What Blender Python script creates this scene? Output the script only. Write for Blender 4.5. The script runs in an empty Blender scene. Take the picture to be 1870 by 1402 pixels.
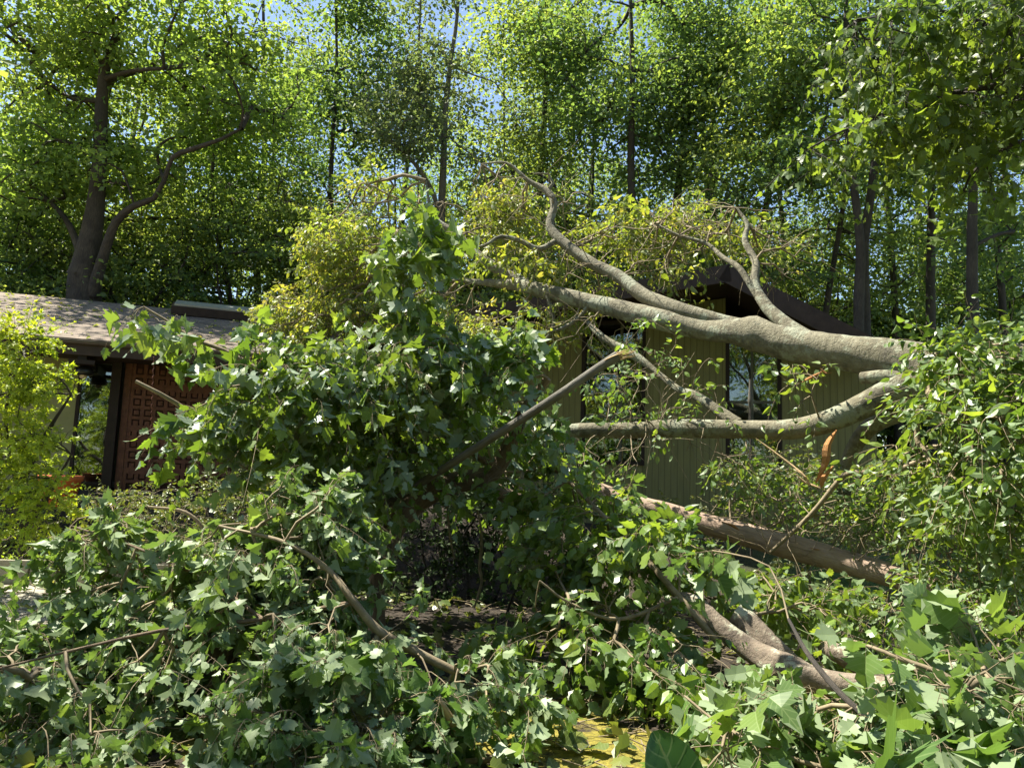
import bpy, math, random
import numpy as np
from mathutils import Vector, Matrix
rng = np.random.default_rng(11)
random.seed(5)
SC = bpy.context.scene
# ------------------------------------------------------------------ camera
FPX = 1400.0
CAM = np.array([0.0, 0.0, 1.6])
_p, _a = math.radians(7.0), math.radians(1.9)
_r0 = np.array([1.0, 0, 0]); _u0 = np.array([0, -math.sin(_p), math.cos(_p)])
FWD = np.array([0, math.cos(_p), math.sin(_p)])
RGT = _r0*math.cos(_a) + _u0*math.sin(_a)
UPV = _u0*math.cos(_a) - _r0*math.sin(_a)
cd = bpy.data.cameras.new('camera'); cam = bpy.data.objects.new('camera', cd)
SC.collection.objects.link(cam); SC.camera = cam
cam.matrix_world = Matrix(((RGT[0], UPV[0], -FWD[0], CAM[0]), (RGT[1], UPV[1], -FWD[1], CAM[1]),
                           (RGT[2], UPV[2], -FWD[2], CAM[2]), (0, 0, 0, 1)))
cd.sensor_width = 36; cd.lens = 36*FPX/1870; cd.clip_end = 2000; cd.clip_start = 0.05
def P(px, py, d):
    return CAM + d*(FWD + (px-935)/FPX*RGT + (701-py)/FPX*UPV)
def Pz(px, py, z):
    v = FWD + (px-935)/FPX*RGT + (701-py)/FPX*UPV
    return CAM + v*((z-CAM[2])/v[2])
# ------------------------------------------------------------------ sky and sun
SUN_EL, SUN_AZ = 61.0, -68.0         # azimuth from +Y towards +X
w = bpy.data.worlds.new('World'); SC.world = w; w.use_nodes = True
nt = w.node_tree; bg = nt.nodes['Background']
sky = nt.nodes.new('ShaderNodeTexSky'); sky.sky_type = 'NISHITA'; sky.sun_disc = False
sky.sun_elevation = math.radians(SUN_EL); sky.sun_rotation = math.radians(SUN_AZ)
sky.air_density = 1.0; sky.dust_density = 0.6; sky.ozone_density = 1.2
nt.links.new(sky.outputs[0], bg.inputs[0]); bg.inputs[1].default_value = 0.075
sd = bpy.data.lights.new('sun', 'SUN'); sd.energy = 5.0; sd.angle = math.radians(0.5); sd.color = (1, 0.94, 0.80)
so = bpy.data.objects.new('sun', sd); SC.collection.objects.link(so)
el, az = math.radians(SUN_EL), math.radians(SUN_AZ)
sdir = Vector((math.sin(az)*math.cos(el), math.cos(az)*math.cos(el), math.sin(el)))
so.rotation_euler = sdir.to_track_quat('Z', 'Y').to_euler(); so.location = (0, 0, 30)
SC.view_settings.view_transform = 'Standard'; SC.view_settings.look = 'None'
SC.view_settings.exposure = 1.7; SC.view_settings.gamma = 1; SC.view_settings.use_curve_mapping = False
SC.cycles.max_bounces = 7; SC.cycles.diffuse_bounces = 4; SC.cycles.transmission_bounces = 5; SC.cycles.glossy_bounces = 3
SC.cycles.sample_clamp_indirect = 6
# ------------------------------------------------------------------ materials
def newmat(name):
    m = bpy.data.materials.new(name); m.use_nodes = True
    n = m.node_tree; n.nodes.clear(); o = n.nodes.new('ShaderNodeOutputMaterial')
    return m, n, o
def N(n, t, **kw):
    x = n.nodes.new(t)
    for k, v in kw.items():
        if k.startswith('_'): setattr(x, k[1:], v)
        else: x.inputs[k.replace('__', ' ')].default_value = v
    return x
def ramp(n, fac, stops):
    r = n.nodes.new('ShaderNodeValToRGB'); cr = r.color_ramp
    while len(cr.elements) < len(stops): cr.elements.new(0.5)
    for e, (p, c) in zip(cr.elements, stops): e.position = p; e.color = (*c, 1)
    n.links.new(fac, r.inputs[0]); return r.outputs[0]
def mixc(n, fac, a, b, mode='MIX'):
    x = n.nodes.new('ShaderNodeMix'); x.data_type = 'RGBA'; x.blend_type = mode
    for s, v in ((0, fac), (6, a), (7, b)):
        if isinstance(v, (int, float)): x.inputs[s].default_value = v
        elif isinstance(v, tuple): x.inputs[s].default_value = (*v, 1)
        else: n.links.new(v, x.inputs[s])
    return x.outputs[2]
def leaf_mat(name, cols, back, trans, tfac=0.42, rough=0.42, spec=0.45, big=0.5, veins=True):
    m, n, o = newmat(name); L = n.links.new
    at = N(n, 'ShaderNodeAttribute', _attribute_name='rnd')
    k = len(cols); c = ramp(n, at.outputs['Fac'], [(i/(k-1), cols[i]) for i in range(k)])
    tc = N(n, 'ShaderNodeTexCoord'); no = N(n, 'ShaderNodeTexNoise', Scale=big, Detail=2.0)
    L(tc.outputs['Object'], no.inputs['Vector'])
    hv = N(n, 'ShaderNodeHueSaturation'); mr = N(n, 'ShaderNodeMapRange', **{'From Min': .3, 'From Max': .7, 'To Min': .485, 'To Max': .515})
    L(no.outputs[0], mr.inputs[0]); L(mr.outputs[0], hv.inputs['Hue']); L(c, hv.inputs['Color'])
    geo = N(n, 'ShaderNodeNewGeometry')
    base = hv.outputs[0]
    if not veins:      # every tree its own tint
        oi = N(n, 'ShaderNodeObjectInfo'); base = mixc(n, 1.0, base, ramp(n, oi.outputs['Random'], [(0, (.92, .95, .95)), (.5, (1.05, 1.08, 1.08)), (1, (1.32, 1.3, 1.15))]), 'MULTIPLY')
    bk_ = mixc(n, .12, back, base)
    col = mixc(n, geo.outputs['Backfacing'], base, bk_)
    if veins:      # pale midrib and side veins, from the blade's own coordinates
        sx = N(n, 'ShaderNodeSeparateXYZ'); L(tc.outputs['UV'], sx.inputs[0])
        ab = N(n, 'ShaderNodeMath', _operation='ABSOLUTE'); L(sx.outputs[0], ab.inputs[0])
        m1 = N(n, 'ShaderNodeMath', _operation='LESS_THAN'); L(ab.outputs[0], m1.inputs[0]); m1.inputs[1].default_value = .018
        df = N(n, 'ShaderNodeMath', _operation='MULTIPLY_ADD'); L(ab.outputs[0], df.inputs[0]); df.inputs[1].default_value = -.85; L(sx.outputs[1], df.inputs[2])
        pp = N(n, 'ShaderNodeMath', _operation='PINGPONG'); L(df.outputs[0], pp.inputs[0]); pp.inputs[1].default_value = .085
        m2 = N(n, 'ShaderNodeMath', _operation='LESS_THAN'); L(pp.outputs[0], m2.inputs[0]); m2.inputs[1].default_value = .012
        mx = N(n, 'ShaderNodeMath', _operation='MAXIMUM'); L(m1.outputs[0], mx.inputs[0]); L(m2.outputs[0], mx.inputs[1])
        mu = N(n, 'ShaderNodeMath', _operation='MULTIPLY'); L(mx.outputs[0], mu.inputs[0]); mu.inputs[1].default_value = .38
        col = mixc(n, mu.outputs[0], col, (.26, .33, .14))
    pb = N(n, 'ShaderNodeBsdfPrincipled', Roughness=rough); pb.inputs['Specular IOR Level'].default_value = spec
    L(col, pb.inputs['Base Color'])
    tr = N(n, 'ShaderNodeBsdfTranslucent')
    tcx = mixc(n, 1.0, base, trans, 'MULTIPLY'); L(tcx, tr.inputs[0])
    ms = N(n, 'ShaderNodeMixShader', Fac=tfac); L(pb.outputs[0], ms.inputs[1]); L(tr.outputs[0], ms.inputs[2])
    L(ms.outputs[0], o.inputs[0]); return m
def bark_mat(name, cols, lichen=None, scale=6.0, lsc=2.2, lth=.56, bump=.4, ridge=False, band=0.0):
    m, n, o = newmat(name); L = n.links.new
    tc = N(n, 'ShaderNodeTexCoord')
    mp = N(n, 'ShaderNodeMapping'); mp.inputs['Scale'].default_value = (3.0, .55, 1) if ridge else (1.0, 1.2, 1)
    L(tc.outputs['UV'], mp.inputs[0])
    n1 = N(n, 'ShaderNodeTexNoise', Scale=scale*2, Detail=6.0, Roughness=.65)
    L(mp.outputs[0] if ridge else tc.outputs['Object'], n1.inputs[0])
    n2 = N(n, 'ShaderNodeTexNoise', Scale=scale*.35, Detail=3.0); L(tc.outputs['Object'], n2.inputs[0])
    mm = N(n, 'ShaderNodeMath', _operation='MULTIPLY_ADD'); L(n1.outputs[0], mm.inputs[0]); mm.inputs[1].default_value = .6
    s2 = N(n, 'ShaderNodeMath', _operation='MULTIPLY'); L(n2.outputs[0], s2.inputs[0]); s2.inputs[1].default_value = .4; L(s2.outputs[0], mm.inputs[2])
    c = ramp(n, mm.outputs[0], [(.32+.36*i/(len(cols)-1), cols[i]) for i in range(len(cols))])
    if lichen:
        n3 = N(n, 'ShaderNodeTexNoise', Scale=lsc, Detail=8.0, Roughness=.72); L(tc.outputs['Object'], n3.inputs[0])
        lf = ramp(n, n3.outputs[0], [(lth-.02, (0, 0, 0)), (lth+.03, (1, 1, 1))])
        c = mixc(n, lf, c, lichen)
        n5 = N(n, 'ShaderNodeTexNoise', Scale=lsc*6, Detail=6.0, Roughness=.7); L(tc.outputs['Object'], n5.inputs[0])
        lf2 = ramp(n, n5.outputs[0], [(.60, (0, 0, 0)), (.64, (.7, .7, .7))])
        c = mixc(n, lf2, c, tuple(v*.45 for v in lichen))
    pb = N(n, 'ShaderNodeBsdfPrincipled', Roughness=.85); L(c, pb.inputs['Base Color'])
    bp = N(n, 'ShaderNodeBump', Strength=bump, Distance=.02)
    n4 = N(n, 'ShaderNodeTexNoise', Scale=scale*5, Detail=6.0, Roughness=.7); L(mp.outputs[0] if ridge else tc.outputs['Object'], n4.inputs[0])
    h = n4.outputs[0]
    if band > 0:
        wv = N(n, 'ShaderNodeTexNoise', Scale=14.0, Detail=2.0)
        mp2 = N(n, 'ShaderNodeMapping'); mp2.inputs['Scale'].default_value = (.12, 1.6, 1); L(tc.outputs['UV'], mp2.inputs[0]); L(mp2.outputs[0], wv.inputs[0])
        ad = N(n, 'ShaderNodeMath', _operation='MULTIPLY_ADD'); L(wv.outputs[0], ad.inputs[0]); ad.inputs[1].default_value = band; L(h, ad.inputs[2]); h = ad.outputs[0]
    L(h, bp.inputs['Height']); L(bp.outputs[0], pb.inputs['Normal']); L(pb.outputs[0], o.inputs[0]); return m
def plain_mat(name, col, rough=.7, var=.25, scale=8.0, bump=.1, spec=.3, metal=0.0):
    m, n, o = newmat(name); L = n.links.new
    tc = N(n, 'ShaderNodeTexCoord'); n1 = N(n, 'ShaderNodeTexNoise', Scale=scale, Detail=5.0, Roughness=.6); L(tc.outputs['Object'], n1.inputs[0])
    c = ramp(n, n1.outputs[0], [(.3, tuple(v*(1-var) for v in col)), (.7, tuple(min(1, v*(1+var)) for v in col))])
    pb = N(n, 'ShaderNodeBsdfPrincipled', Roughness=rough, Metallic=metal); pb.inputs['Specular IOR Level'].default_value = spec
    L(c, pb.inputs['Base Color'])
    bp = N(n, 'ShaderNodeBump', Strength=bump, Distance=.02); L(n1.outputs[0], bp.inputs['Height']); L(bp.outputs[0], pb.inputs['Normal'])
    L(pb.outputs[0], o.inputs[0]); return m
def siding_mat(name, col, pitch=.1):
    m, n, o = newmat(name); L = n.links.new
    tc = N(n, 'ShaderNodeTexCoord'); sx = N(n, 'ShaderNodeSeparateXYZ'); L(tc.outputs['UV'], sx.inputs[0])
    md = N(n, 'ShaderNodeMath', _operation='PINGPONG'); L(sx.outputs[0], md.inputs[0]); md.inputs[1].default_value = pitch/2
    gr = N(n, 'ShaderNodeMath', _operation='LESS_THAN'); L(md.outputs[0], gr.inputs[0]); gr.inputs[1].default_value = .006
    n1 = N(n, 'ShaderNodeTexNoise', Scale=1.0, Detail=6.0, Roughness=.65)
    mp = N(n, 'ShaderNodeMapping'); mp.inputs['Scale'].default_value = (14, 1.2, 1); L(tc.outputs['UV'], mp.inputs[0]); L(mp.outputs[0], n1.inputs[0])
    c = ramp(n, n1.outputs[0], [(.3, tuple(v*.8 for v in col)), (.7, tuple(v*1.15 for v in col))])
    c = mixc(n, gr.outputs[0], c, tuple(v*.62 for v in col))
    pb = N(n, 'ShaderNodeBsdfPrincipled', Roughness=.8); L(c, pb.inputs['Base Color'])
    bp = N(n, 'ShaderNodeBump', Strength=.8, Distance=.008); bp.invert = True; L(gr.outputs[0], bp.inputs['Height']); L(bp.outputs[0], pb.inputs['Normal'])
    L(pb.outputs[0], o.inputs[0]); return m
def shingle_mat(name, c1, c2):
    m, n, o = newmat(name); L = n.links.new
    tc = N(n, 'ShaderNodeTexCoord')
    nd = N(n, 'ShaderNodeTexNoise', Scale=1.2, Detail=3.0); L(tc.outputs['UV'], nd.inputs[0])
    va = N(n, 'ShaderNodeVectorMath', _operation='MULTIPLY_ADD'); L(nd.outputs[1], va.inputs[0]); va.inputs[1].default_value = (.05, .03, 0); L(tc.outputs['UV'], va.inputs[2])
    br = N(n, 'ShaderNodeTexBrick', Scale=1.0); L(va.outputs[0], br.inputs[0])
    br.inputs['Color1'].default_value = (*c1, 1); br.inputs['Color2'].default_value = (*c2, 1); br.inputs['Mortar'].default_value = (.035, .03, .028, 1)
    br.inputs['Mortar Size'].default_value = .008; br.inputs['Brick Width'].default_value = .9; br.inputs['Row Height'].default_value = .14; br.inputs['Bias'].default_value = -.1
    n1 = N(n, 'ShaderNodeTexNoise', Scale=2.5, Detail=8.0, Roughness=.7); L(tc.outputs['UV'], n1.inputs[0])
    f = ramp(n, n1.outputs[0], [(.35, (.6, .58, .55)), (.65, (1.15, 1.1, 1.05))])
    c = mixc(n, 1.0, br.outputs[0], f, 'MULTIPLY')
    n2 = N(n, 'ShaderNodeTexNoise', Scale=3.0, Detail=6.0, Roughness=.75)
    mp = N(n, 'ShaderNodeMapping'); mp.inputs['Scale'].default_value = (.5, 1.6, 1); L(tc.outputs['UV'], mp.inputs[0]); L(mp.outputs[0], n2.inputs[0])
    mf = ramp(n, n2.outputs[0], [(.60, (0, 0, 0)), (.66, (.7, .7, .7))])
    c = mixc(n, mf, c, (.16, .17, .06))
    pb = N(n, 'ShaderNodeBsdfPrincipled', Roughness=.9); L(c, pb.inputs['Base Color'])
    bp = N(n, 'ShaderNodeBump', Strength=.7, Distance=.02); L(br.outputs[1], bp.inputs['Height']); bp.invert = True; L(bp.outputs[0], pb.inputs['Normal'])
    L(pb.outputs[0], o.inputs[0]); return m
def glass_mat(name):
    m, n, o = newmat(name); L = n.links.new
    gl = N(n, 'ShaderNodeBsdfGlossy', Roughness=.02); gl.inputs[0].default_value = (.8, .85, .85, 1)
    tc = N(n, 'ShaderNodeTexCoord'); ns = N(n, 'ShaderNodeTexNoise', Scale=1.6, Detail=1.0); L(tc.outputs['Object'], ns.inputs[0])
    bp = N(n, 'ShaderNodeBump', Strength=.08, Distance=.05); L(ns.outputs[0], bp.inputs['Height']); L(bp.outputs[0], gl.inputs['Normal'])
    tr = N(n, 'ShaderNodeBsdfTransparent'); tr.inputs[0].default_value = (.75, .8, .76, 1)
    ms = N(n, 'ShaderNodeMixShader', Fac=.17); L(tr.outputs[0], ms.inputs[1]); L(gl.outputs[0], ms.inputs[2]); L(ms.outputs[0], o.inputs[0]); return m
M = {}
M['maple'] = leaf_mat('maple_leaf', [(0.045, 0.090, 0.020), (0.073, 0.134, 0.025), (0.112, 0.190, 0.031), (0.179, 0.258, 0.043)], (0.246, 0.314, 0.238), (2.30, 2.10, 0.91), .36, .42, .4)
M['dim'] = leaf_mat('hollow_shade_leaf', [(.012, .03, .008), (.02, .045, .01), (.035, .07, .012)], (.03, .05, .02), (1.2, 1.2, .6), .15, .6, .12)  # leaf colour darkened to paint in the shade of the hollow
M['dim2'] = leaf_mat('dark_broad_leaf', [(.03, .09, .02), (.05, .13, .025)], (.05, .12, .04), (1.2, 1.5, .7), .3, .45, .4)
M['silver'] = leaf_mat('silver_maple_leaf', [(0.050, 0.094, 0.036), (0.072, 0.132, 0.042), (0.099, 0.171, 0.045), (0.154, 0.231, 0.053)], (.27, .34, .20), (2.10, 2.00, 0.96), .36, .46, .3)
M['ovate'] = leaf_mat('ovate_leaf', [(0.045, 0.090, 0.020), (0.080, 0.150, 0.031), (0.130, 0.210, 0.037), (0.200, 0.280, 0.051)], (0.180, 0.250, 0.136), (2.30, 2.00, 0.84), .42, .40, .45)
M['wilt'] = leaf_mat('wilting_leaf', [(.08, .12, .025), (.14, .20, .035), (.23, .27, .05), (.32, .28, .10)], (.22, .26, .12), (2.0, 1.9, .8), .42, .45, .35)
M['japan'] = leaf_mat('yellow_green_leaf', [(.13, .19, .028), (.20, .27, .032), (.29, .36, .045), (.24, .33, .055)], (.22, .31, .08), (1.7, 1.6, .55), .42, .5, .3, veins=False)
M['shrub'] = leaf_mat('shrub_leaf', [(0.050, 0.080, 0.018), (0.090, 0.140, 0.027), (0.160, 0.190, 0.038), (0.220, 0.220, 0.075)], (0.170, 0.200, 0.105), (1.70, 1.60, 0.72), .36, .4, .5)
M['forest'] = leaf_mat('forest_leaf', [(0.042, 0.084, 0.036), (0.074, 0.131, 0.044), (0.121, 0.189, 0.052), (0.200, 0.273, 0.070)], (0.105, 0.158, 0.100), (2.30, 2.10, 1.04), .44, .55, .22, .25, veins=False)
M['oakl'] = leaf_mat('sunlit_oak_leaf', [(.08, .13, .035), (.14, .21, .045), (.20, .27, .06), (.28, .35, .09)], (.15, .21, .09), (2.1, 2.0, 1.0), .5, .5, .25, .3, veins=False)  # lighter copy of the oak leaf, sunlight put into the crown colour
M['oak'] = leaf_mat('oak_leaf', [(0.060, 0.100, 0.034), (0.110, 0.165, 0.046), (0.170, 0.230, 0.057), (0.240, 0.300, 0.085)], (0.120, 0.170, 0.095), (2.20, 2.00, 1.04), .44, .55, .22, .3, veins=False)
M['olive'] = leaf_mat('olive_leaf', [(0.050, 0.080, 0.032), (0.090, 0.130, 0.048), (0.130, 0.170, 0.064), (0.170, 0.200, 0.080)], (0.120, 0.150, 0.112), (1.90, 1.80, 1.17), .42, .55, .22, .3, veins=False)
M['near'] = leaf_mat('overhanging_leaf', [(0.052, 0.090, 0.022), (0.081, 0.133, 0.029), (0.119, 0.180, 0.037), (0.171, 0.237, 0.051)], (0.104, 0.152, 0.076), (2.20, 2.00, 0.78), .50, .45, .35)
M['smooth'] = bark_mat('smooth_bark', [(.06, .054, .036), (.155, .14, .09), (.25, .23, .16)], (.24, .25, .18), 7, 3.5, .55, 1.0, band=.5)
M['brown'] = bark_mat('brown_bark', [(.06, .042, .026), (.15, .105, .065), (.24, .18, .115)], None, 7, bump=.8, ridge=True)
M['pink'] = bark_mat('pinkish_bark', [(.15, .10, .075), (.30, .215, .16), (.42, .32, .25)], None, 7, bump=.6, ridge=True)
M['lichen'] = bark_mat('lichen_bark', [(.08, .06, .045), (.19, .15, .11), (.30, .25, .19)], (.38, .38, .28), 6, 6.0, .55, .9)
M['oakbark'] = bark_mat('oak_bark', [(.02, .016, .012), (.055, .042, .03), (.10, .08, .058)], None, 8, bump=.9, ridge=True)
M['dark'] = bark_mat('dark_bark', [(.018, .015, .012), (.04, .033, .026), (.075, .062, .048)], None, 8, bump=.8, ridge=True)
M['grey'] = bark_mat('grey_bark', [(.05, .045, .038), (.10, .092, .075), (.16, .148, .12)], None, 7, bump=.6, ridge=True)
M['twig'] = bark_mat('twig_bark', [(.10, .075, .045), (.19, .15, .09), (.27, .22, .14)], None, 9, bump=.2)
M['petiole'] = plain_mat('green_stem', (.20, .26, .07), .5)
M['wood'] = bark_mat('splintered_wood', [(.22, .08, .025), (.38, .17, .05), (.50, .29, .12)], None, 9, bump=.6, ridge=True)
M['palewood'] = bark_mat('pale_split_wood', [(.30, .19, .09), (.48, .34, .18), (.60, .46, .28)], None, 9, bump=.6, ridge=True)
M['siding'] = siding_mat('olive_siding', (.195, .185, .075))
M['panel'] = plain_mat('pale_green_panel', (.27, .27, .13), .7, .12, 3.0)
M['fascia'] = plain_mat('brown_fascia', (.05, .032, .025), .6, .25)
M['soffit'] = plain_mat('dark_soffit', (.035, .02, .015), .8, .2)
M['post'] = plain_mat('dark_post', (.022, .013, .010), .6)
M['recess'] = plain_mat('carved_wood_recess_shade', (.05, .016, .01), .6, .3, 12.0)  # darker than the lattice: shade of the carving put into the colour
M['door'] = plain_mat('carved_red_wood', (.135, .052, .033), .55, .3, 12.0)
M['gutter'] = plain_mat('brown_gutter', (.075, .06, .055), .4, .15, spec=.5)
M['shingle'] = shingle_mat('shingle_roof', (.20, .16, .125), (.145, .115, .09))
M['metal'] = plain_mat('weathered_metal', (.50, .50, .48), .35, .2, spec=.6, metal=.6)
M['glass'] = glass_mat('window_glass')
M['whitef'] = plain_mat('light_frame', (.10, .10, .075), .5)
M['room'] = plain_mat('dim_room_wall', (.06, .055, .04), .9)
M['terracotta'] = plain_mat('terracotta', (.48, .13, .045), .8, .2)
M['stone'] = plain_mat('stone_block', (.26, .24, .19), .9, .4, 6.0, .6)
M['pave'] = plain_mat('pale_concrete', (.28, .26, .21), .9, .35, 3.5, .5)
M['black'] = plain_mat('black_metal', (.015, .015, .015), .35, .1, spec=.5)
M['ceramic'] = plain_mat('pale_ceramic', (.55, .42, .30), .35, .1, spec=.5)
# ------------------------------------------------------------------ mesh container
class G:
    def __init__(s): s.v = []; s.nv = 0; s.f = []; s.sm = True
    def add(s, v, f, rnd=None, uv=None, smooth=True):
        v = np.asarray(v, float).reshape(-1, 3); f = np.asarray(f, int)
        m, k = f.shape
        if rnd is None: rnd = np.zeros(m)
        if uv is None: uv = np.zeros((m, k, 2))
        s.v.append(v); s.f.append((f+s.nv, k, rnd, uv, smooth)); s.nv += len(v)
    def empty(s): return not s.v
def build(name, g, mat, parent=None, label=None):
    me = bpy.data.meshes.new(name)
    v = np.concatenate(g.v)
    if parent is not None:
        q = parent
        while q.parent: q = q.parent
        v = v-np.array(q.location)
    me.vertices.add(len(v)); me.vertices.foreach_set('co', v.astype(np.float32).ravel())
    li = np.concatenate([f.ravel() for f, k, r, u, s in g.f])
    lt = np.concatenate([np.full(len(f), k) for f, k, r, u, s in g.f])
    me.loops.add(len(li)); me.loops.foreach_set('vertex_index', li.astype(np.int32))
    me.polygons.add(len(lt)); ls = np.concatenate([[0], np.cumsum(lt)[:-1]])
    me.polygons.foreach_set('loop_start', ls.astype(np.int32))
    sm = np.concatenate([np.full(len(f), s) for f, k, r, u, s in g.f])
    me.polygons.foreach_set('use_smooth', sm.astype(bool))
    rn = np.concatenate([np.asarray(r, float) for f, k, r, u, s in g.f])
    a = me.attributes.new('rnd', 'FLOAT', 'FACE'); a.data.foreach_set('value', rn.astype(np.float32))
    uv = np.concatenate([u.reshape(-1, 2) for f, k, r, u, s in g.f])
    if np.any(uv): 
        l = me.uv_layers.new(name='UVMap'); l.data.foreach_set('uv', uv.astype(np.float32).ravel())
    me.update(calc_edges=True); me.validate(); me.materials.append(mat)
    o = bpy.data.objects.new(name, me); SC.collection.objects.link(o)
    if parent is not None: o.parent = parent
    if label: o['label'] = label
    return o
def thing(name, label, cat, loc, group=None):
    o = bpy.data.objects.new(name, None); SC.collection.objects.link(o); o.location = [float(c) for c in loc]
    o['label'] = label; o['category'] = cat
    if group: o['group'] = group
    bpy.context.view_layer.update()
    return o
def tag(o, label, cat, group=None):
    o['label'] = label; o['category'] = cat
    if group: o['group'] = group
    return o
def unit(v): return v/np.maximum(np.linalg.norm(v, axis=-1, keepdims=True), 1e-9)
# ------------------------------------------------------------------ tubes
def spline(pts, rad, step):
    pts = np.asarray(pts, float); rad = np.asarray(rad, float)
    if len(pts) < 3:
        n = max(2, int(np.linalg.norm(pts[1]-pts[0])/step)+1); t = np.linspace(0, 1, n)[:, None]
        return pts[0]*(1-t)+pts[1]*t, rad[0]*(1-t[:, 0])+rad[1]*t[:, 0]
    e = np.vstack([2*pts[0]-pts[1], pts, 2*pts[-1]-pts[-2]])
    O, R = [], []
    for i in range(len(pts)-1):
        n = max(1, int(np.linalg.norm(pts[i+1]-pts[i])/step)); t = np.linspace(0, 1, n, endpoint=False)[:, None]
        a, b, c, d = e[i:i+4]
        O.append(.5*(2*b+(c-a)*t+(2*a-5*b+4*c-d)*t*t+(3*b-a-3*c+d)*t**3)); R.append(rad[i]*(1-t[:, 0])+rad[i+1]*t[:, 0])
    O.append(pts[-1:]); R.append(rad[-1:])
    return np.vstack(O), np.concatenate(R)
def tube(g, pts, rad, sides=8, step=.25, lump=0.0, cap=True, wob=0.0):
    p, r = spline(pts, rad, step); n = len(p)
    if wob: p[1:-1] += rng.normal(0, wob, (n-2, 3))*r[1:-1, None]
    d = unit(np.gradient(p, axis=0))
    ref = np.array([0, 0, 1.0]) if abs(d[0][2]) < .9 else np.array([1.0, 0, 0])
    x = unit(np.cross(d[0], ref)); X = [x]
    for i in range(1, n):
        x = x-d[i]*np.dot(x, d[i]); x = x/max(np.linalg.norm(x), 1e-9); X.append(x)
    X = np.array(X); Y = np.cross(d, X)
    a = np.linspace(0, 2*math.pi, sides, endpoint=False)
    rr = r[:, None]*np.ones(sides)
    if lump:
        s = np.concatenate([[0], np.cumsum(np.linalg.norm(np.diff(p, axis=0), axis=1))])[:, None]
        ph = rng.uniform(0, 6, 6)
        rr = rr*(1+lump*(np.sin(a*2+s*2.3+ph[0])*.5+np.sin(a*3-s*5.1+ph[1])*.4+np.sin(a+s*9+ph[2])*.35+np.sin(s*3.7+ph[3])*.5+np.sin(a*5+s*14+ph[4])*.25))
        rr *= 1+rng.normal(0, lump*.25, rr.shape)
    v = p[:, None]+rr[..., None]*(np.cos(a)[None, :, None]*X[:, None]+np.sin(a)[None, :, None]*Y[:, None])
    i = np.arange(n-1)[:, None]*sides; j = np.arange(sides)[None]; k = (j+1) % sides
    f = np.stack([i+j, i+k, i+sides+k, i+sides+j], -1).reshape(-1, 4)
    s = np.concatenate([[0], np.cumsum(np.linalg.norm(np.diff(p, axis=0), axis=1))])
    circ = 2*math.pi*max(r.mean(), .004)
    u0 = j/sides*circ+0*i; u1 = (j+1)/sides*circ+0*i; v0 = s[:-1][:, None]+0*j; v1 = s[1:][:, None]+0*j
    uv = np.stack([np.stack([u0, v0], -1), np.stack([u1, v0], -1), np.stack([u1, v1], -1), np.stack([u0, v1], -1)], 2).reshape(-1, 4, 2)
    g.add(v, f, None, uv)
    if cap:
        for e, sg in ((0, 1), (n-1, -1)):
            c = p[e]; vv = np.vstack([v[e], c]); ff = np.array([[sides, (q+1) % sides, q] if sg > 0 else [sides, q, (q+1) % sides] for q in range(sides)])
            g.add(vv, ff)
def thin(g, Pn, Rn, sides=3):
    """many thin tubes at once: Pn (n,m,3), Rn (n,m)"""
    n, m, _ = Pn.shape
    d = unit(np.gradient(Pn, axis=1)); ref = unit(rng.normal(size=(n, 1, 3))); X = unit(np.cross(d, ref)); Y = np.cross(d, X)
    a = np.linspace(0, 2*math.pi, sides, endpoint=False)
    v = Pn[:, :, None]+Rn[:, :, None, None]*(np.cos(a)[:, None]*X[:, :, None]+np.sin(a)[:, None]*Y[:, :, None])
    b = (np.arange(n)*m*sides)[:, None, None]+(np.arange(m-1)*sides)[None, :, None]; j = np.arange(sides); k = (j+1) % sides
    f = np.stack([b+j, b+k, b+sides+k, b+sides+j], -1).reshape(-1, 4)
    g.add(v, f)
# ------------------------------------------------------------------ leaves
def tmpl(half, fold=.25, droop=.25, spine=(0, .5, 1.0)):
    """half: outline points (x>0) from base to tip; returns verts, tris"""
    sp = [(0, y) for y in spine]; ns = len(sp)
    V = [np.array([x, y, 0]) for x, y in sp]+[np.array([x, y, 0.]) for x, y in half]+[np.array([-x, y, 0.]) for x, y in half]
    h = len(half); T = []
    for side in (0, 1):
        off = ns+side*h; ids = [0]+[off+i for i in range(h)]+[ns-1]
        ys = [V[i][1] for i in ids]
        def near(y): return min(range(ns), key=lambda q: abs(spine[q]-y))
        cur = 0
        for i in range(len(ids)-1):
            nx = max(cur, near((ys[i]+ys[i+1])/2)) if i < len(ids)-2 else ns-1
            while cur < nx:
                t = (ids[i], cur+1, cur) if side == 0 else (ids[i], cur, cur+1); cur += 1
                if len(set(t)) == 3: T.append(t)
            t = (cur, ids[i], ids[i+1]) if side == 0 else (cur, ids[i+1], ids[i])
            if len(set(t)) == 3: T.append(t)
    V = np.array(V); V[:, 2] = np.abs(V[:, 0])*fold-droop*V[:, 1]**2
    return V, np.array(T)
MAPLE = [(.10, -.05), (.34, .04), (.28, .17), (.60, .34), (.42, .42), (.50, .58), (.22, .56), (.26, .74), (.12, .78)]
TULIP = [(.22, -.02), (.46, .14), (.38, .36), (.50, .62), (.30, .66), (.34, .92), (.14, .84)]
OVATE = [(.17, .12), (.27, .35), (.24, .62), (.11, .85)]
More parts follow.
